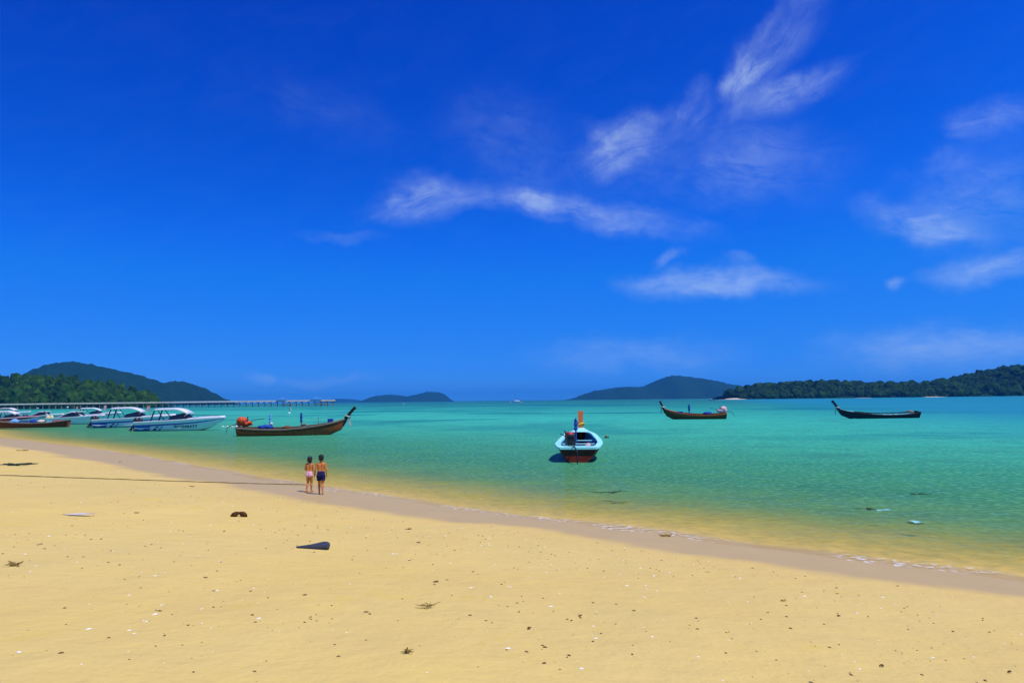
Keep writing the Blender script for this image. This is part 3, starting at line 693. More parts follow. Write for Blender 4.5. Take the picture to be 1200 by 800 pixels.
def speedboat(label, center, heading, Ln=9.3, stripe=BLUE_GEL, graphic=True, canopy='arch', text=None, number=None, cowl=BLACK_PL, topmat=WHITE_GEL, small=False, flag=True, group='speedboats moored side by side'):
    root = empty('speedboat', center, heading); tag(root, label, 'boat', group); k = Ln / 9.3
    bt = [(0, 1.18 * k), (.3, 1.30 * k), (.55, 1.27 * k), (.72, 1.08 * k), (.86, .72 * k), (.95, .34 * k), (1, .05)]
    sh = [(0, 1.02 * k), (.3, 1.12 * k), (.6, 1.26 * k), (.85, 1.40 * k), (1, 1.44 * k)]
    ke = [(0, -.28 * k), (.5, -.30 * k), (.7, -.16 * k), (.85, .22 * k), (1, .95 * k)]
    H = Hull(Ln, bt, sh, ke, lambda u: .5 * k * max(0, u - .6) / .4, 1.15, .42)
    V, Fc = H.shell(28, 10); hull = mk('hull', V, Fc, SHADE_GEL if graphic else WHITE_GEL, root, True)
    up_lo = .78
    for sd in (1, -1):
        V, Fc = H.patch(0, .995, lambda f: up_lo + .02 * f, 1., sd, .02, 26, 3); mk('topside', V, Fc, topmat, root, True)
        V, Fc = H.patch(0, .985, lambda f: .60 + .13 * f ** .6, lambda f: up_lo + .015 * f, sd, .014, 26, 2); mk('stripe', V, Fc, stripe, root, True)
        if graphic:
            V, Fc = H.patch(.0, .17, .30, .64, sd, .010, 8, 3, .02); mk('stern_graphic', V, Fc, BLUE_GEL, root, True)
            for q, (ua, ub) in enumerate(((.20, .235), (.265, .285))):
                V, Fc = H.patch(ua, ub, .30, .62, sd, .010, 3, 4, .055); mk('slash_graphic', V, Fc, (NAVY_GEL, BLUE_GEL)[q], root, True)
            V, Fc = H.patch(.045, .105, .42, .56, sd, .018, 4, 2); mk('emblem', V, Fc, PALE_BLUE, root, True)
    # rub rail, deck, cockpit coaming
    V, Fc = H.rim(.16 * k, .05, 0, .99, 30, .035); mk('rub_rail', V, Fc, WHITE_GEL, root)
    V = []; Fc = []; nu = 12
    for i in range(nu + 1):
        u = .56 + .43 * i / nu; p = H.pt(u, 1, 1, .05)
        for g in (-1, -.6, 0, .6, 1): V.append(Vector((p.x, p.y * g, p.z + .03 + .13 * k * (1 - g * g))))
    for i in range(nu):
        for j in range(4): a = i * 5 + j; Fc.append([a, a + 5, a + 6, a + 1])
    mk('fore_deck', V, Fc, topmat, root, True)
    MB().box((-Ln * .22, 0, .35 * k), (Ln * .52, 2.1 * k, .06)).build('cockpit_floor', WHITE_GEL, root)
    for sd in (1, -1):
        MB().box((-Ln * .20, sd * .85 * k, .72 * k), (Ln * .40, .42 * k, .22 * k)).build('bench_seat', SEAT_BLUE, root)
    MB().box((Ln * .04, -.35 * k, .95 * k), (.45 * k, .7 * k, .75 * k)).build('helm_console', WHITE_GEL, root)
    # windshield
    ws = []; x0 = Ln * .10; z0 = 1.30 * k
    for g in (-1, -.5, 0, .5, 1): ws.append((Vector((x0 + .55 * k * (1 - g * g), g * 1.08 * k, z0)), Vector((x0 - .55 * k + .35 * k * (1 - g * g), g * .95 * k, z0 + .62 * k))))
    V = [p for a, b_ in ws for p in (a, b_)] + [p + Vector((-.015, 0, -.01)) for a, b_ in ws for p in (a, b_)]
    Fc = [[2 * i, 2 * i + 2, 2 * i + 3, 2 * i + 1] for i in range(4)] + [[10 + 2 * i, 11 + 2 * i, 13 + 2 * i, 12 + 2 * i] for i in range(4)]
    wsd = mk('windshield', V, Fc, GLASS_D, root)
    for sd in (1, -1):   # dark side windows behind it
        V = [(x0, sd * 1.09 * k, z0), (x0 - .55 * k, sd * .96 * k, z0 + .60 * k), (x0 - 1.7 * k, sd * 1.05 * k, z0 + .34 * k), (x0 - 1.9 * k, sd * 1.12 * k, z0 - .08 * k)]
        mk('side_window', [Vector(p) for p in V] + [Vector(p) - Vector((0, sd * .02, 0)) for p in V], [[0, 1, 2, 3], [7, 6, 5, 4], [0, 4, 5, 1], [1, 5, 6, 2], [2, 6, 7, 3], [3, 7, 4, 0]], GLASS_D, root)
    MB().tube([ws[0][1], ws[1][1], ws[2][1], ws[3][1], ws[4][1]], .03, 6).build('windshield_frame', STEEL, wsd)
    if canopy:
        V = []; Fc = []; nu = 12; xa, xb = -Ln * .27, Ln * .115; top = 2.45 * k
        for layer in (0, 1):
            for i in range(nu + 1):
                f = i / nu; x = xa + (xb - xa) * f
                z = top - .05 * k * (1 - f) ** 2 - .55 * k * max(0, (f - .55) / .45) ** 2 - layer * .07
                for g in (-1, -.85, 0, .85, 1): V.append(Vector((x, g * 1.08 * k * (1 - .15 * max(0, f - .6)), z + .08 * k * (1 - g ** 4) - (.05 if abs(g) == 1 else 0))))
        nn_ = (nu + 1) * 5
        for i in range(nu):
            for j in range(4):
                a = i * 5 + j; Fc.append([a, a + 5, a + 6, a + 1]); a += nn_; Fc.append([a, a + 1, a + 6, a + 5])
        for i in range(nu):
            for j in (0, 4): a = i * 5 + j; Fc.append([a, a + 5, a + 5 + nn_, a + nn_])
        for e in (0, nu):
            for j in range(4): a = e * 5 + j; Fc.append([a, a + 1, a + 1 + nn_, a + nn_])
        cp = mk('canopy', V, Fc, WHITE_GEL, root, True)
        for sd in (1, -1):
            MB().tube([(xa - .35 * k, sd * 1.05 * k, 1.05 * k), (xa - .1 * k, sd * 1.02 * k, 1.9 * k), (xa + .1 * k, sd * .98 * k, top - .06)], [.07, .075, .06], 8).build('arch_leg', BLACK_PL, root)
            MB().tube([(xa + .3 * k, sd * 1.0 * k, top - .06), (xa + 1.15 * k, sd * 1.06 * k, 1.15 * k)], .045, 7).build('stay', BLACK_PL, root)
            MB().tube([(xb - .05, sd * .9 * k, 1.92 * k), (x0 - .2 * k, sd * 1.0 * k, z0 + .3 * k)], .03, 7).build('canopy_post', STEEL, root)
        for j in range(3):
            MB().box((xa + .9 * k + j * .75 * k, .0, .98 * k), (.5 * k, 1.0 * k, .5 * k)).build('seat_back', SEAT_BLUE, root)
        if flag:
            st_ = MB().tube([(xa - .35 * k, -.9 * k, 1.5 * k), (xa - .75 * k, -.95 * k, 2.75 * k)], .025, 6).build('flag_staff', STEEL, root)
            mb = MB(); cloth_strip(mb, (xa - .66 * k, -.95 * k, 2.74 * k), .55 * k, .30 * k, Vector((-.05, 0, 0)), 5); mb.build('flag', PINK_FLAG, st_, True)
    else:   # low dark sports arch over a raked cuddy
        V, Fc = [], []; nu = 14
        for i in range(nu + 1):
            f = i / nu; x = -Ln * .30 + Ln * .46 * f; z = 1.1 * k + 1.0 * k * math.sin(min(1, f * 1.35) * math.pi * .5) ** .9 * (1 - max(0, f - .62) / .38 * .72)
            for g in (-1, -.7, 0, .7, 1): V.append(Vector((x, g * 1.06 * k * (1 - .25 * f * f), (1.12 * k if abs(g) == 1 else z - (.12 * k if abs(g) == .7 else 0)))))
        for i in range(nu):
            for j in range(4): a = i * 5 + j; Fc.append([a, a + 5, a + 6, a + 1])
        mk('cuddy_glass', V, Fc, GLASS_D, root, True)
        for sd in (1, -1):
            pth = [V[i * 5 + (3 if sd > 0 else 1)] + Vector((0, sd * .02, .05)) for i in range(0, nu + 1)]
            MB().tube(pth, .06 * k, 7).build('roof_rail', WHITE_GEL, root)
        mb = MB().box((Ln * .01, 0, 2.08 * k), (Ln * .20, 1.2 * k, .07 * k)); mb.build('hard_top', WHITE_GEL, root)
        MB().tube([(-Ln * .18, 0, 1.9 * k), (-Ln * .18, 0, 2.75 * k)], .02, 6).build('antenna', STEEL, root)
        MB().blob((-Ln * .18, 0, 2.78 * k), (.12, .12, .10), 2, .05).build('radar_dome', WHITE_GEL, root, True)
    # bow rail
    for sd in (1, -1):
        pts = [H.pt(u, 1, sd, .08) + Vector((0, 0, .02 + .22 * k * math.sin((u - .66) / .3 * math.pi))) for u in [.66 + .3 * i / 8 for i in range(9)]]
        MB().tube(pts, .014, 6).build('bow_rail', STEEL, root)
    # outboard motors
    for y in ((-.42, .42) if not small else (0,)):
        e = empty('outboard_motor'); e.parent = root; e.location = (-Ln / 2 - .12 * k, y * k, .55 * k); e.rotation_euler = (0, R(32), 0)
        mb = MB(); mb.box((-.22 * k, 0, .52 * k), (.62 * k, .42 * k, .50 * k), None, .3); mb.blob((-.24 * k, 0, .72 * k), (.32 * k, .21 * k, .16 * k), 2, .04); mb.build('cowl', cowl, e, True)
        mb = MB(); mb.box((-.16 * k, 0, .02), (.26 * k, .20 * k, .62 * k)); mb.box((-.20 * k, 0, -.45 * k), (.20 * k, .09 * k, .5 * k)); mb.box((-.05 * k, 0, .20 * k), (.26 * k, .34 * k, .18 * k)); mb.build('drive_leg', BLACK_PL, e)
        mb = MB()
        for a in range(3):
            rr = Matrix.Rotation(a * 2.094, 3, 'X'); mb.box(Vector((-.36 * k, 0, -.62 * k)) + rr @ Vector((0, 0, .10 * k)), (.03, .09 * k, .17 * k), rr)
        mb.tube([(-.20 * k, 0, -.62 * k), (-.40 * k, 0, -.62 * k)], .05 * k, 8); mb.build('propeller', STEEL, e)
    if text:
        cu = bpy.data.curves.new('lettering', 'FONT'); cu.body = text; cu.size = .38; cu.space_character = 1.15; cu.offset = .012
        tmp = bpy.data.objects.new('lettering_tmp', cu); C.objects.link(tmp); bpy.context.view_layer.update()
        me = bpy.data.meshes.new_from_object(tmp.evaluated_get(bpy.context.evaluated_depsgraph_get())); bpy.data.objects.remove(tmp); bpy.data.curves.remove(cu)
        bm = bmesh.new(); bm.from_mesh(me); bmesh.ops.subdivide_edges(bm, edges=[e for e in bm.edges if e.calc_length() > .2], cuts=1)
        xm = max(v.co.x for v in bm.verts)
        for v in bm.verts:
            x = v.co.x - .35; z = .34 + v.co.y
            v.co = Vector((x, -H.side_y(x, z) - .018, z))
        bm.to_mesh(me); bm.free(); me.materials.append(NAVY_GEL); o = bpy.data.objects.new('lettering', me); C.objects.link(o); o.parent = root
    return root
speedboat('white speedboat with blue stern graphics and dark lettering on its side', gp(212, 504.5), R(2), 9.0, text='BOONMAYT')
speedboat('white speedboat with blue stern block, moored between two other speedboats', gp(158, 500.5), R(9), 9.4)
speedboat('sleek white speedboat with dark raked cuddy glass and pale yellow outboards', gp(90, 497), R(-5), 8.6, SHADE_GEL, False, None, cowl=YELLOW_PL)
speedboat('small red striped speedboat with orange outboard behind the loaded longtail', gp(14, 497.0), R(4), 7.8, RED_GEL, False, 'arch', topmat=RED_GEL, cowl=ORANGE_PL, flag=False, small=True)
speedboat('low white open speedboat moored between the sleek cuddy boat and the red striped one', gp(52, 493), R(-9), 8.0, NAVY_GEL, False, None, flag=False)
speedboat('white speedboat with crimson stripe and canopy behind the sleek cuddy boat', gp(112, 492), R(14), 8.8, RED_GEL, False, 'arch', flag=True)
speedboat('white canopied speedboat anchored behind the red striped one', gp(14, 489), R(2), 9.0, SHADE_GEL, False, 'arch', flag=False)

# boats far out
def far_boat(label, px, py, Y, Ln, heading, dark, group='small boats far out in the bay'):
    c = at(px, py, Y); c.z = 0
    return speedboat(label, c, heading, Ln, NAVY_GEL if dark else SHADE_GEL, False, 'arch' if dark else None, small=True, flag=False, group=group, topmat=NAVY_GEL if dark else WHITE_GEL)
far_boat('tiny dark canopied boat far out before the wooded island', 833, 468, 760, 6.0, R(170), True)
far_boat('tiny white motorboat far out near the sandy point', 845, 468, 800, 5.5, R(5), False)
far_boat('tiny white motorboat far out before the small blue island', 473, 471, 900, 5.0, R(100), False)

def catamaran():
    c = at(605, 470, 930); c.z = 0
    r = empty('sailing_catamaran', c, R(160)); tag(r, 'grey sailing catamaran with bare mast anchored on the open horizon', 'boat')
    for sd in (1, -1):
        H = Hull(12.5, [(0, .55), (.3, .75), (.7, .6), (1, .06)], [(0, .9), (.5, 1.25), (1, 1.5)], [(0, -.1), (.5, -.4), (1, -.1)], lambda u: .3 * u, 1.2, .5)
        V, Fc = H.shell(14, 5); o = mk('hull', [v + Vector((0, sd * 2.7, 0)) for v in V], Fc, SHADE_GEL, r, True)
    MB().box((-.8, 0, 1.45), (6.6, 5.2, .5)).build('bridge_deck', WHITE_GEL, r)
    cb = MB().box((-.9, 0, 2.1), (4.4, 4.2, .95), None, .3).build('cabin', WHITE_GEL, r)
    MB().box((-.9, 0, 2.2), (4.46, 4.0, .36)).build('cabin_window', GLASS_D, cb)
    MB().tube([(1.2, 0, 1.6), (1.2, 0, 17.2)], [.13, .08], 8).build('mast', STEEL, r)
    b_ = MB().tube([(1.1, 0, 3.4), (-4.4, 0, 3.5)], .10, 8).build('boom', STEEL, r)
    n = 9; MB().tube([(1.0 - i * .62, 0, 3.68 + .03 * math.sin(i * 2)) for i in range(n)], [.22 + .04 * math.sin(i * 1.9) for i in range(n)], 8).build('furled_sail', BLUE_CLOTH, b_, True)
    for q in ((6.2, 0, 1.5), (-1.2, 2.9, 1.2), (-1.2, -2.9, 1.2)): MB().tube([q, (1.2, 0, 16.6)], .02, 5).build('stay', STEEL, r)
catamaran()

# ------------------------------------------------------------------ pier
CONC = pm('pale_concrete', (.74, .64, .47), .9, .03, .15, .3)
PILE = pm('dark_wet_concrete', (.20, .18, .155), .9, .03, .25, .5)
ROOF_BLUE = pm('blue_roof_tiles', (.05, .20, .48), .7, .1, .12, 2)
PW = pm('white_painted_wall', (.80, .80, .78), .7, .3, .05, 1)
PY = 640; p0 = at(-60, 475, PY); p1 = at(392, 473, PY); PX0, PX1 = p0.x, p1.x; PZD = 4.4
pier = empty('pier', (0, PY, 0)); tag(pier, 'long pale concrete pier on rows of piles below the hills', 'pier')
seg = (PX1 - PX0) / 12
for i in range(12):
    MB().box((PX0 + seg * (i + .5), 0, PZD - .25), (seg - .06, 5.0, .5), None, .04).build('deck_slab', CONC, pier)
    for sd in (-2.42, 2.42):
        MB().box((PX0 + seg * (i + .5), sd, PZD + .35), (seg - .3, .12, .62), None, .08).build('parapet', CONC if not 6.9 < i < 9 else PW, pier)
npile = int((PX1 - PX0) / 5.2); pm_me = None; cap_me = None
for i in range(npile + 1):
    x = PX0 + 1 + i * (PX1 - PX0 - 2) / npile
    for sd in (-1.9, 1.9):
        if pm_me is None:
            o = MB().tube([(0, 0, -3.2), (0, 0, 0), (0, 0, PZD - .9)], [.30, .28, .26], 8).build('pile', PILE, pier, True); pm_me = o.data
        else:
            o = bpy.data.objects.new('pile', pm_me); C.objects.link(o); o.parent = pier
        o.location = (x, sd, 0)
    if cap_me is None:
        o = MB().box((0, 0, PZD - .72), (.7, 4.8, .40)).build('pile_cap', PILE, pier); cap_me = o.data
    else:
        o = bpy.data.objects.new('pile_cap', cap_me); C.objects.link(o); o.parent = pier
    o.location = (x, 0, 0)
def pavilion(px, wid, label):
    c = at(px, 468, PY); r = empty('pavilion', (c.x, PY, PZD + .005)); tag(r, label, 'pavilion', 'blue roofed pavilions on the pier')
    for sx_ in (-1, 1):
        for sy_ in (-1, 1): MB().tube([(sx_ * wid * .36, sy_ * 1.7, 0), (sx_ * wid * .36, sy_ * 1.7, 1.5)], .16, 8).build('post', PW, r)
    for sx_ in (-1, 1): MB().box((sx_ * wid * .2, 0, .3), (wid * .3, .6, .45)).build('bench', CONC, r)
    h0, h1 = 1.45, 3.3; w2, d2 = wid / 2, 3.0; k = .34
    V = [(-w2, -d2, h0), (w2, -d2, h0), (w2, d2, h0), (-w2, d2, h0), (-w2 * k, -d2 * k, h0 + 1.0), (w2 * k, -d2 * k, h0 + 1.0), (w2 * k, d2 * k, h0 + 1.0), (-w2 * k, d2 * k, h0 + 1.0), (0, 0, h1),
         (-w2, -d2, h0 - .15), (w2, -d2, h0 - .15), (w2, d2, h0 - .15), (-w2, d2, h0 - .15)]
    Fc = [(0, 1, 5, 4), (1, 2, 6, 5), (2, 3, 7, 6), (3, 0, 4, 7), (4, 5, 8), (5, 6, 8), (6, 7, 8), (7, 4, 8), (9, 10, 1, 0), (10, 11, 2, 1), (11, 12, 3, 2), (12, 9, 0, 3), (12, 11, 10, 9)]
    rf = mk('roof', V, Fc, ROOF_BLUE, r); MB().tube([(0, 0, h1 - .1), (0, 0, h1 + .5)], [.12, .03], 6).build('finial', PW, rf)
pavilion(331, 8.0, 'blue roofed pavilion standing further in along the pier')
pavilion(371, 9.5, 'blue roofed pavilion standing close to the pier head')
for q, (px, ln) in enumerate(((336, 8), (378, 10))):   # landing stages under the pavilions
    c = at(px, 470, PY - 4)
    r = empty('landing_stage', (c.x, PY - 4.6, 0)); tag(r, ('dark low landing stage below the inner pavilion', 'dark low landing stage below the pier-head pavilion')[q], 'landing stage', 'landing stages of the pier')
    MB().box((0, 0, 1.5), (ln, 2.0, .5)).build('platform', PILE, r)
    for k in range(4): MB().tube([(-ln / 2 + .6 + k * (ln - 1.2) / 3, 0, -3), (-ln / 2 + .6 + k * (ln - 1.2) / 3, 0, 3.0)], .22, 7).build('fender_post', PILE, r)

# pale beaches and houses along the low headland
def strip(px0, px1, py, Y, label_name='sand_strip'):
    a, b_ = at(px0, py, Y), at(px1, py, Y); n = 16; V = []; Fc = []
    for i in range(n + 1):
        f = i / n; x = a.x + (b_.x - a.x) * f; e = math.sin(f * math.pi) ** .5
        for g, z in ((0, -.3), (.35, .4), (.75, 1.2), (1, 2.0)): V.append((x, Y - 16 * e + 34 * g, z * e - (.4 if e < .05 else 0)))
    for i in range(n):
        for j in range(3): k = i * 4 + j; Fc.append((k, k + 4, k + 5, k + 1))
    o = mk('sand_strip', V, Fc, PALE_SAND, None, True); o['kind'] = 'structure'
PALE_SAND = pm('pale_beach_sand', (.62, .52, .36), .9, .1, .12, .1)
strip(854, 878, 464, 1150); strip(898, 914, 463, 1148); strip(1000, 1026, 462, 1142); strip(1078, 1116, 461, 1138)
HW = pm('house_wall', (.50, .42, .33), .8, .2, .1, 1); HR = pm('rusty_roof', (.20, .085, .05), .8, .2, .2, 1); HG = pm('thatch_roof', (.16, .12, .08), .9, .1, .2, 1)
HP = [(978, 452, 'brown hut with thatch roof at the seaward end of the shore hamlet', HG), (990, 452, 'brown hut with rusty red roof second along the shore hamlet', HR), (1003, 452, 'wide shore hut with rusty roof behind the pale beach', HR), (1014, 452, 'shore hut with thatch roof behind the pale beach', HG), (1024, 452, 'small shore hut with rusty roof at the end of the hamlet', HR)]
for q, (px, py, lab, rm) in enumerate(HP):
    Y = 1136; c = at(px, 462, Y); wd = 9 + 2 * (q == 2); r = empty('beach_house', (c.x, Y + 22, 2.0)); tag(r, lab, 'house', 'huts on the far shore')
    MB().box((0, 0, 1.4), (wd, 6, 4.0), None, .02).build('wall', HW, r)
    V = [(-wd * .6, -4.2, 3.2), (wd * .6, -4.2, 3.2), (wd * .6, 4.2, 3.2), (-wd * .6, 4.2, 3.2), (-wd * .5, 0, 5.9), (wd * .5, 0, 5.9)]
    mk('roof', V, [(0, 1, 5, 4), (2, 3, 4, 5), (1, 2, 5), (3, 0, 4), (3, 2, 1, 0)], rm, r)
    MB().box((-wd * .2, -3.02, .9), (1.3, .08, 2.4)).build('door', HG, r)
    for sx_ in (.12, .32): MB().box((wd * sx_, -3.02, 1.5), (1.2, .08, 1.2)).build('window', GLASS_D, r)

# ------------------------------------------------------------------ buoys and things in the water
FLOAT_Y = pm('faded_yellow_float', (.50, .42, .10), .6, .3, .2, 8); FLOAT_D = pm('dark_green_float', (.03, .06, .04), .6, .3, .2, 8); FLOAT_W = pm('white_float', (.8, .8, .78), .5, .4, .1, 8)
c = gp(711, 513); r = empty('mooring_buoy', c); tag(r, 'small dark float with yellow top beside the pale blue rimmed boat', 'buoy')
MB().blob((0, 0, .02), (.17, .17, .14), 3, .06).build('float', FLOAT_D, r, True); MB().tube([(0, 0, .1), (0, 0, .24)], [.08, .05], 8).build('cap', FLOAT_Y, r)
c = gp(339, 484); r = empty('marker_buoy', c); tag(r, 'thin marker pole with pale rag flag standing in the sea behind the red-brown boat', 'buoy')
MB().blob((0, 0, .05), (.34, .34, .26), 3, .05).build('float', FLOAT_W, r, True); MB().tube([(0, 0, -.6), (.12, 0, 1.9)], .045, 7).build('pole', FLOAT_D, r)
mb = MB(); cloth_strip(mb, (.30, 0, 1.75), .9, .40, Vector((.2, 0, 0)), 2); mb.build('flag', PALE_CLOTH, r, True)
c = gp(270, 500); r = empty('float_line', c); tag(r, 'short white float line lying on the water beside the speedboat bow', 'float line')
MB().tube([(-1.1 + .22 * i, .1 * math.sin(i), .03) for i in range(11)], .03, 6).build('rope', FLOAT_W, r)
for i in range(4): MB().blob((-.9 + .55 * i, .08 * math.sin(i * 2), .05), (.14, .09, .09), 2, .05).build('float', FLOAT_W, r, True)

def scrap(name, loc, sz, mat, label, cat, seed, lift=.03, n=9, group=None):
    """thin crumpled sheet or leaf with an irregular outline and real thickness"""
    r = random.Random(seed); k = 3; V = []; ang = [2 * math.pi * i / n for i in range(n)]; rad = [r.uniform(.65, 1.0) for _ in ang]
    for lay in (0, 1):
        for q in range(k + 1):
            for i, a in enumerate(ang):
                f = q / k * rad[i]; x, y = sz[0] * f * math.cos(a), sz[1] * f * math.sin(a)
                z = lift * (1.0 + .8 * math.sin(x / sz[0] * 3 + seed) * math.cos(y / sz[1] * 2.5 + seed * 2)) * (1 if q else 1.2)
                V.append((x, y, z + (.003 if lay == 0 else -.004)))
    m_ = (k + 1) * n; Fc = []
    for lay in (0, 1):
        for q in range(k):
            for i in range(n):
                a = lay * m_ + q * n + i; b_ = lay * m_ + q * n + (i + 1) % n; f = [a, b_, b_ + n, a + n]; Fc.append(f if lay else f[::-1])
    for i in range(n): a = k * n + i; b_ = k * n + (i + 1) % n; Fc.append([a, b_, b_ + m_, a + m_])
    o = mk(name, V, Fc, mat, None, True); o.location = loc; o.rotation_euler = (0, 0, r.uniform(0, .5)); tag(o, label, cat, group); return o
BAG = pm('pale_plastic', (.26, .62, .56), .5, .2, .1, 6); WEED = pm('dark_seaweed', (.020, .035, .016), .6, .3, .3, 8); DRYWEED = pm('dry_seaweed', (.25, .17, .05), .85, .1, .3, 12, .4, 30)
scrap('plastic_sheet', gp(1073, 613) + Vector((0, 0, .012)), (.22, .20), BAG, 'pale turquoise plastic sheet floating in the shallows', 'plastic sheet', 3, .03, 11)
scrap('plastic_sheet', gp(1036, 598) + Vector((0, 0, .005)), (.24, .10), BAG, 'narrow pale plastic scrap floating behind the turquoise sheet', 'plastic sheet', 5, .012, 9)
def weed_clump(loc, spread, mat, label, seed, nst=9, name='seaweed_clump', rad=.014):
    r = random.Random(seed); root = empty(name, loc); tag(root, label, 'seaweed')
    for k in range(nst):
        a = r.uniform(0, 6.28); ln = spread * r.uniform(.5, 1); p = Vector((r.uniform(-.3, .3) * spread, r.uniform(-.3, .3) * spread, .012)); pts = []
        for i in range(6):
            pts.append(p.copy()); a += r.uniform(-.7, .7); p = p + Vector((math.cos(a) * ln / 5, math.sin(a) * ln / 5 * .8, r.uniform(-.004, .012))); p.z = max(.006, p.z)
        MB().tube(pts, [rad, rad * 1.2, rad * 1.2, rad, rad * .8, rad * .4], 5).build('frond', mat, root, True)
    return root
weed_clump(gp(708, 577), .8, WEED, 'dark weed strand drifting in front of the pale blue rimmed boat', 1, 4, rad=.008)
weed_clump(gp(722, 589), .55, WEED, 'thin dark weed strand floating between the drifting weed and the wash line', 2, 4, rad=.006)
weed_clump(gp(1018, 597), .35, WEED, 'dark weed clump touching the narrow pale scrap in the shallows', 3, 6, rad=.010)
weed_clump(gp(1070, 579), .5, WEED, 'dark weed patch floating out beyond the turquoise plastic sheet', 4, 5, rad=.008)

# ------------------------------------------------------------------ things lying on the sand
def lay_rope(name, pix, rad, mat, label):
    pts = []
    for (a, b_) in zip(pix[:-1], pix[1:]):
        for i in range(14):
            f = i / 14; p = sandpt(a[0] + (b_[0] - a[0]) * f, a[1] + (b_[1] - a[1]) * f); pts.append(p)
    pts.append(sandpt(*pix[-1])); q = []
    for i, p in enumerate(pts):
        j = .03 * math.sin(i * 1.3) + .02 * math.sin(i * .47); x, y = p.x + j * .4, p.y + j
        q.append((x, y, max(gz(x, y), -.02) + rad * .6 + .004 * math.sin(i * 2.1)))
    o = MB().tube(q, rad, 6).build(name, mat, None, True); tag(o, label, 'rope'); return o
ROPE = pm('wet_brown_rope', (.17, .125, .050), .85, .1, .3, 3, .4, 40)
lay_rope('mooring_rope', [(-40, 555), (0, 557), (120, 561), (240, 565), (330, 567.5), (362, 568)], .017, ROPE, 'long brown mooring rope stretched across the sand to the wet edge')
SLATE = pm('dark_slate_board', (.045, .050, .066), .6, .3, .2, 5, .15, 25); HUSK = pm('coconut_husk', (.075, .035, .014), .9, .1, .35, 14, .5, 40)
# weathered board, tapered towards one end
p = sandpt(367, 642); r = empty('broken_board', p, R(8)); tag(r, 'tapered dark slate-coloured board lying flat on the dry sand', 'board')
oa = [(-.25, -.01), (-.22, -.07), (.0, -.10), (.22, -.115), (.245, -.06), (.245, .05), (.20, .17), (.14, .20), (-.05, .08), (-.20, .03)]
V = [(x, y, .018) for x, y in oa] + [(x * .97, y * .97, .050 + .012 * math.sin(x * 9)) for x, y in oa]; n = len(oa)
mk('plank', V, [list(range(n))[::-1], list(range(n, 2 * n))] + [[i, (i + 1) % n, n + (i + 1) % n, n + i] for i in range(n)], SLATE, r)
V = [(x * .96, y * .94 - .01, -.012) for x, y in oa] + [(x * .98, y * .98, .017) for x, y in oa]
mk('underside_batten', V, [list(range(n))[::-1], list(range(n, 2 * n))] + [[i, (i + 1) % n, n + (i + 1) % n, n + i] for i in range(n)], BLACK_PL, r)
# coconut husk in two halves
p = sandpt(280, 605); r = empty('coconut_husk', p, R(10)); tag(r, 'dark brown split coconut husk lying on the dry sand', 'coconut husk')
for sd in (-1, 1): MB().blob((sd * .085, 0, .045), (.085, .075, .05), 3, .35, 2.5, Matrix.Rotation(sd * .4, 3, 'Y'), sd + 3).build('husk_half', HUSK, r, True)
MB().tube([(-.1, .02, .06), (0, .03, .075), (.1, .02, .06)], .018, 6).build('fibre_strand', HUSK, r, True)
WPL = pm('white_plastic', (.60, .55, .56), .5, .3, .08, 5)
scrap('plastic_sheet', sandpt(93, 604) + Vector((0, 0, .02)), (.30, .11), WPL, 'flat white plastic sheet half buried in the dry sand', 'plastic sheet', 8, .010, 12)
weed_clump(sandpt(17, 663), .12, DRYWEED, 'yellow-brown dry weed clump on the open sand near the white sheet', 11, 14, rad=.007)
weed_clump(sandpt(14, 545), .75, WEED, 'large dark seaweed heap beyond the mooring rope', 12, 16, rad=.028)
weed_clump(sandpt(26, 528), .35, DRYWEED, 'small brown weed tuft beyond the dark seaweed heap', 13, 8, rad=.018)
weed_clump(sandpt(500, 712), .16, DRYWEED, 'spread-out thin yellowish weed wisp on the open dry sand', 14, 12, rad=.003)
weed_clump(sandpt(477, 765), .06, DRYWEED, 'tiny brown weed tuft on dry sand, smaller than the yellowish wisp', 15, 9, rad=.004)
weed_clump(sandpt(781, 628), .16, DRYWEED, 'brown weed tuft lying on the wet sand at the wash line', 16, 10, rad=.012)
LEAF_D = pm('dead_brown_leaf', (.12, .070, .030), .8, .2, .3, 20, .3, 40); LEAF_Y = pm('yellowed_leaf', (.40, .27, .07), .8, .2, .3, 20, .3, 40)
for q, (px, py, sz, mt, lab) in enumerate([(225, 570, .085, LEAF_D, 'dark curled leaf just inland of the mooring rope'), (141, 541, .09, LEAF_D, 'brown leaf at the edge of the wet sand beyond the rope'), (160, 601, .055, LEAF_D, 'dull brown leaf lying by the white plastic sheet'),
     (479, 620, .065, LEAF_D, 'brown leaf on dry sand bordering the wet strip'), (490, 636, .04, LEAF_D, 'smaller dark leaf just inland of the brown leaf by the wet strip'), (511, 682, .038, LEAF_D, 'small dark dead leaf lying among shell crumbs on the open dry sand'), (680, 722, .026, LEAF_D, 'small dark dead leaf lying among shell crumbs on the open dry sand'),
     (620, 737, .026, LEAF_D, 'small dark dead leaf lying among shell crumbs on the open dry sand'), (983, 722, .030, LEAF_D, 'small dark dead leaf lying among shell crumbs on the open dry sand'), (1033, 781, .024, LEAF_D, 'small dark dead leaf lying among shell crumbs on the open dry sand'), (1183, 788, .026, LEAF_D, 'small dark dead leaf lying among shell crumbs on the open dry sand'), (918, 704, .045, LEAF_Y, 'only pale yellow leaf on the dry sand')]):
    scrap('dead_leaf', sandpt(px, py) + Vector((0, 0, .006)), (sz, sz * .55), mt, lab, 'leaf', q + 20, .008, 8, 'dead leaves on the sand')

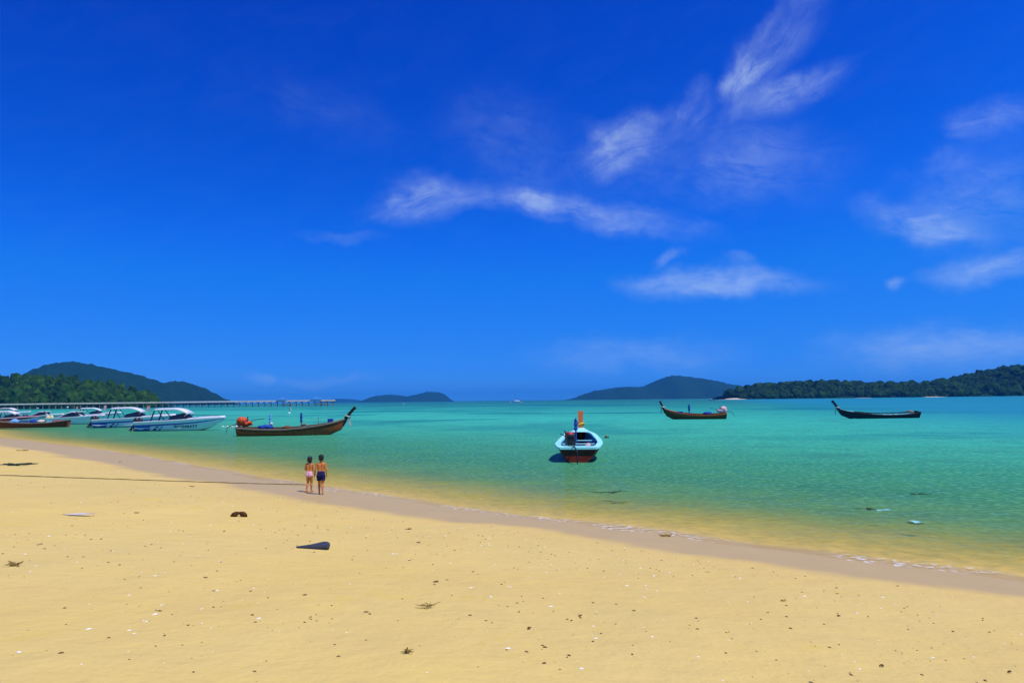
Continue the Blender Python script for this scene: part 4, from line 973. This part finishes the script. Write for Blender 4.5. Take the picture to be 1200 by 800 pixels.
# shell and twig crumbs, too many and small to count
def crumbs(name, n, mat, smin, smax, label, seed, flat):
    r = np.random.default_rng(seed); mb = MB(); k = 0
    while k < n:
        s_ = r.uniform(-12, 34); d = r.uniform(2.2, 15) if s_ < 14 else r.uniform(2.5, 14)
        if r.random() > (1.0 if s_ < 10 else .33): continue
        tt = float(w_of(s_)) - d; x = A0.x + ALONG.x * s_ + OFFS.x * tt; y = A0.y + ALONG.y * s_ + OFFS.y * tt
        if y < 2.5 or mnoise.noise(Vector((x * .35, y * .35, seed))) < r.uniform(-.55, .3): continue
        a = r.uniform(0, 6.28); sz = smin + (smax - smin) * r.random() ** 2.2; z = gz(x, y); el_ = r.uniform(.45, 1)
        m3 = Matrix.Rotation(a, 3, 'Z'); V = [m3 @ Vector((sz * px_ * (1 if abs(px_) < .9 else el_ + .3), sz * el_ * py_, sz * pz)) + Vector((x, y, z)) for px_, py_, pz in
             ((1, 0, .12), (.3, .8, .1), (-.6, .7, .12), (-1, -.1, .1), (-.4, -.8, .12), (.6, -.7, .1), (.05, .05, flat), (0, 0, -.2))]
        mb.add(V, [(i, (i + 1) % 6, 6) for i in range(6)] + [((i + 1) % 6, i, 7) for i in range(6)]); k += 1
    o = mb.build(name, mat, None, False, 'stuff'); tag(o, label, 'debris'); return o
SHELL = pm('bleached_shell', (.82, .78, .68), .6, .3, .1, 20); CR = pm('twig_crumb', (.14, .092, .045), .9, .1, .4, 20)
crumbs('dark_crumbs', 2000, CR, .006, .024, 'dark twig and coral crumbs scattered over the sand', 3, .5)
crumbs('pale_shell_bits', 800, SHELL, .007, .026, 'bleached shell bits scattered over the sand', 9, .45)

# ------------------------------------------------------------------ children
def capsule(mb, a, b, ra, rb, n=14):
    a, b = Vector(a), Vector(b); d = (b - a); ln = d.length; d.normalize()
    pts, rad = [], []
    for q in (-.96, -.75, -.4): pts.append(a + d * ra * q); rad.append(ra * math.sqrt(1 - q * q))
    for i in range(5): f = i / 4; pts.append(a + d * ln * f); rad.append(ra + (rb - ra) * f)
    for q in (.4, .75, .96): pts.append(b + d * rb * q); rad.append(rb * math.sqrt(1 - q * q))
    mb.tube(pts, rad, n)
def remeshed(mb, name, mat, parent, voxel, smooth=2):
    o = mb.build(name, mat, None, True); md = o.modifiers.new('r', 'REMESH'); md.mode = 'VOXEL'; md.voxel_size = voxel; md.use_smooth_shade = True
    if smooth: sm = o.modifiers.new('s', 'SMOOTH'); sm.factor = .5; sm.iterations = smooth
    bpy.context.view_layer.update(); me = bpy.data.meshes.new_from_object(o.evaluated_get(bpy.context.evaluated_depsgraph_get()))
    o.modifiers.clear(); old = o.data; o.data = me; bpy.data.meshes.remove(old); me.name = name
    if not me.materials: me.materials.append(mat)
    o.parent = parent; return o
def skin_mat(name, c):
    m = pm(name, c, .5, .35, .10, 9); m.node_tree.nodes['Principled BSDF'].inputs['Subsurface Weight'].default_value = 0.0; return m
SKIN = skin_mat('tanned_skin', (.50, .17, .035)); SKIN2 = skin_mat('light_tan_skin', (.56, .22, .055))
HAIR = pm('black_hair', (.008, .006, .006), .45, .4, .2, 20, .5, 60); NAVY_SH = pm('navy_shorts', (.012, .014, .075), .8, .15, .2, 9, .3, 14); PINK_SH = pm('pale_pink_pants', (.78, .42, .50), .8, .15, .12, 9, .3, 14)
EYE_M = pm('eye_white', (.7, .7, .68), .3, .5, .02, 5); LIP = pm('lips', (.30, .09, .06), .5, .4, .05, 5)
def hand(mb, wrist, d, palm_n, r=1.0):
    """palm, four bent fingers of unequal length and a thumb; d = pointing direction, palm_n = palm normal"""
    d = d.normalized(); sidev = d.cross(palm_n).normalized(); palm_n = sidev.cross(d).normalized()
    c = wrist + d * .034
    for g in (-.5, 0, .5): capsule(mb, wrist + sidev * g * .012, c + sidev * g * .030 + d * .01, .013, .0115, 8)
    for i, (off_, ln) in enumerate(((-.021, .036), (-.007, .042), (.007, .039), (.020, .030))):
        a = c + sidev * off_ + d * .012; b_ = a + d * ln * .55 + palm_n * .004; e = b_ + d * ln * .38 + palm_n * ln * .35
        capsule(mb, a, b_, .0068, .0062, 8); capsule(mb, b_, e, .0062, .005, 8)
    a = wrist + d * .014 - sidev * .018; b_ = a - sidev * .014 + d * .016 + palm_n * .006; e = b_ + d * .018 + palm_n * .006
    capsule(mb, a, b_, .008, .007, 8); capsule(mb, b_, e, .007, .0055, 8)
def child(name, label, loc, rz, H_, skin, short_mat, hair_long, armL, armR, legL, legR, short_len, lean=0.0):
    """faces local +y; armX = (elbow, wrist), legX = (knee, ankle, toe) in units of height"""
    root = empty('person', loc, rz); tag(root, label, 'person', 'people at the water edge')
    S_ = lambda p: Vector(p) * H_
    mb = MB(); hip = .49; sho = .79; hz = .905
    # trunk: narrow waist, chest, shoulders
    for sx_ in (-1, 1):
        capsule(mb, S_((sx_ * .040, 0, hip + .02)), S_((sx_ * .038, .004 + lean * .3, .62)), .066 * H_, .060 * H_)
        capsule(mb, S_((sx_ * .038, .004 + lean * .3, .62)), S_((sx_ * .052, lean, .745)), .058 * H_, .064 * H_)
        capsule(mb, S_((sx_ * .050, lean - .005, .76)), S_((sx_ * .112, lean - .005, sho - .02)), .048 * H_, .038 * H_)
        capsule(mb, S_((sx_ * .046, -.022, hip - .01)), S_((sx_ * .050, -.020, hip + .02)), .056 * H_, .050 * H_)   # seat
    capsule(mb, S_((0, lean - .005, .77)), S_((0, lean + .004, .86)), .040 * H_, .034 * H_)
    # head with jaw, nose and ears
    hc = S_((0, lean + .012, hz + .015)); mb.blob(hc, (.064 * H_, .074 * H_, .078 * H_), 3, .02)
    mb.blob(hc + S_((0, .018, -.045)), (.045 * H_, .046 * H_, .040 * H_), 3, .02); mb.blob(hc + S_((0, .077, -.018)), (.010 * H_, .014 * H_, .013 * H_), 2, 0)
    for sx_ in (-1, 1): mb.blob(hc + S_((sx_ * .067, -.004, -.012)), (.008 * H_, .015 * H_, .021 * H_), 2, 0)
    for sx_, (elb, wri) in ((-1, armL), (1, armR)):
        sh_ = S_((sx_ * .118, lean - .005, sho - .02)); e = S_(elb); w_ = S_(wri)
        capsule(mb, sh_, e, .031 * H_, .025 * H_); capsule(mb, e, w_, .026 * H_, .017 * H_); hand(mb, w_, (w_ - e), Vector((-sx_, 0, 0)))
    for sx_, (kn, an, toe) in ((-1, legL), (1, legR)):
        hp = S_((sx_ * .052, 0, hip)); k_ = S_(kn); a_ = S_(an); t_ = S_(toe)
        capsule(mb, hp, k_, .062 * H_, .039 * H_); mid = k_.lerp(a_, .35) + S_((0, -.012, 0))
        capsule(mb, k_, mid, .036 * H_, .036 * H_); capsule(mb, mid, a_, .035 * H_, .022 * H_)
        heel = a_ + S_((0, -.022, -.022)); capsule(mb, heel, a_, .020 * H_, .022 * H_); capsule(mb, heel, t_, .020 * H_, .015 * H_)
        capsule(mb, a_, t_, .020 * H_, .014 * H_)
        for q in range(5): tq = t_ + S_((sx_ * (.022 - q * .010), .004 - abs(q - 3) * .003, -.002)); capsule(mb, tq - S_((0, .015, 0)), tq + S_((0, .014, 0)), .0075 * H_, .006 * H_, 7)
    root.scale = (.90, 1, 1)
    remeshed(mb, 'body', skin, root, .0055, 2)
    # shorts
    mb = MB()
    for sx_, (kn, an, toe) in ((-1, legL), (1, legR)):
        capsule(mb, S_((sx_ * .036, -.004, hip + .005)), S_((sx_ * .036, .0, hip + .055)), .076 * H_, .073 * H_)
        capsule(mb, S_((sx_ * .046, -.024, hip - .01)), S_((sx_ * .048, -.020, hip + .02)), .064 * H_, .060 * H_)
        hp = S_((sx_ * .054, -.002, hip)); k_ = S_(kn); d = (k_ - hp); e = hp + d * short_len
        mb.tube([hp, hp + d * short_len * .5, e], [.073 * H_, (.071) * H_, (.069) * H_], 16)
    remeshed(mb, 'shorts', short_mat, root, .008, 1)
    # hair
    mb = MB(); mb.blob(hc + S_((0, -.012, .016)), (.075 * H_, .080 * H_, .078 * H_), 4, .10, 4.0, None, H_)
    if hair_long:
        mb.blob(hc + S_((0, -.030, -.030)), (.077 * H_, .060 * H_, .066 * H_), 4, .12, 4.5, None, 2)
        for q in range(11):
            a = math.pi * (1.05 + .9 * q / 10); b_ = hc + S_((.060 * math.cos(a), -.012 + .052 * math.sin(a), -.045)); capsule(mb, b_, b_ + S_((.012 * math.cos(a), .004 * math.sin(a), -.032 - .008 * math.sin(q * 2.3))), .016 * H_, .009 * H_, 7)
    else:
        mb.blob(hc + S_((0, -.026, -.018)), (.071 * H_, .060 * H_, .058 * H_), 4, .12, 5, None, 5)
        for q in range(16):
            a = q * 2.4; b_ = hc + S_((.05 * math.cos(a), -.01 + .05 * math.sin(a), .05)); capsule(mb, b_, b_ + S_((.022 * math.cos(a), .02 * math.sin(a), .022)), .014 * H_, .006 * H_, 6)
    remeshed(mb, 'hair', HAIR, root, .007, 1)
    for sx_ in (-1, 1): MB().blob(hc + S_((sx_ * .026, .066, .002)), (.010 * H_, .006 * H_, .007 * H_), 2, 0).build('eye', EYE_M, root, True)
    MB().blob(hc + S_((0, .064, -.050)), (.018 * H_, .006 * H_, .005 * H_), 2, 0).build('mouth', LIP, root, True)
    return root
gl = sandpt(362.5, 576.5); gb = sandpt(376, 579)
child('child', 'dark haired person in navy swim shorts, bare back, walking over the wet sand', gb, R(10), 1.17, SKIN, NAVY_SH, False,
      ((-.158, -.015, .615), (-.185, .035, .475)), ((.150, -.045, .625), (.158, -.030, .470)),
      ((-.050, .070, .272), (-.048, .060, .045), (-.050, .165, .018)), ((.050, -.010, .262), (.056, -.120, .085), (.060, -.035, .018)), .58, .022)
child('child', 'dark haired slighter person in pale pink pants walking beside the one in navy shorts', gl, R(-14), 1.09, SKIN2, PINK_SH, True,
      ((-.160, .020, .640), (-.100, .115, .600)), ((.150, .005, .615), (.205, .045, .490)),
      ((-.050, .000, .268), (-.046, -.085, .065), (-.046, .010, .018)), ((.042, .055, .268), (.036, .060, .045), (.036, .160, .018)), .15, .015)

# ------------------------------------------------------------------ haze
m = bpy.data.materials.new('sea_haze'); m.use_nodes = True; t = m.node_tree
for n in list(t.nodes): t.nodes.remove(n)
pv = nn(t, 'ShaderNodeVolumePrincipled'); pv.inputs['Color'].default_value = (.05, .40, 1., 1); pv.inputs['Density'].default_value = 1.0e-4
t.links.new(pv.outputs[0], nn(t, 'ShaderNodeOutputMaterial').inputs['Volume'])
hb = MB().add([(x, y, z) for x in (-17000, 17000) for y in (-17000, 17000) for z in (-16, 190)],
              [(0, 1, 3, 2), (4, 6, 7, 5), (0, 4, 5, 1), (2, 3, 7, 6), (0, 2, 6, 4), (1, 5, 7, 3)]).build('haze', m, None, False, 'stuff')
tag(hb, 'thin blue sea haze filling the air over the bay', 'haze')
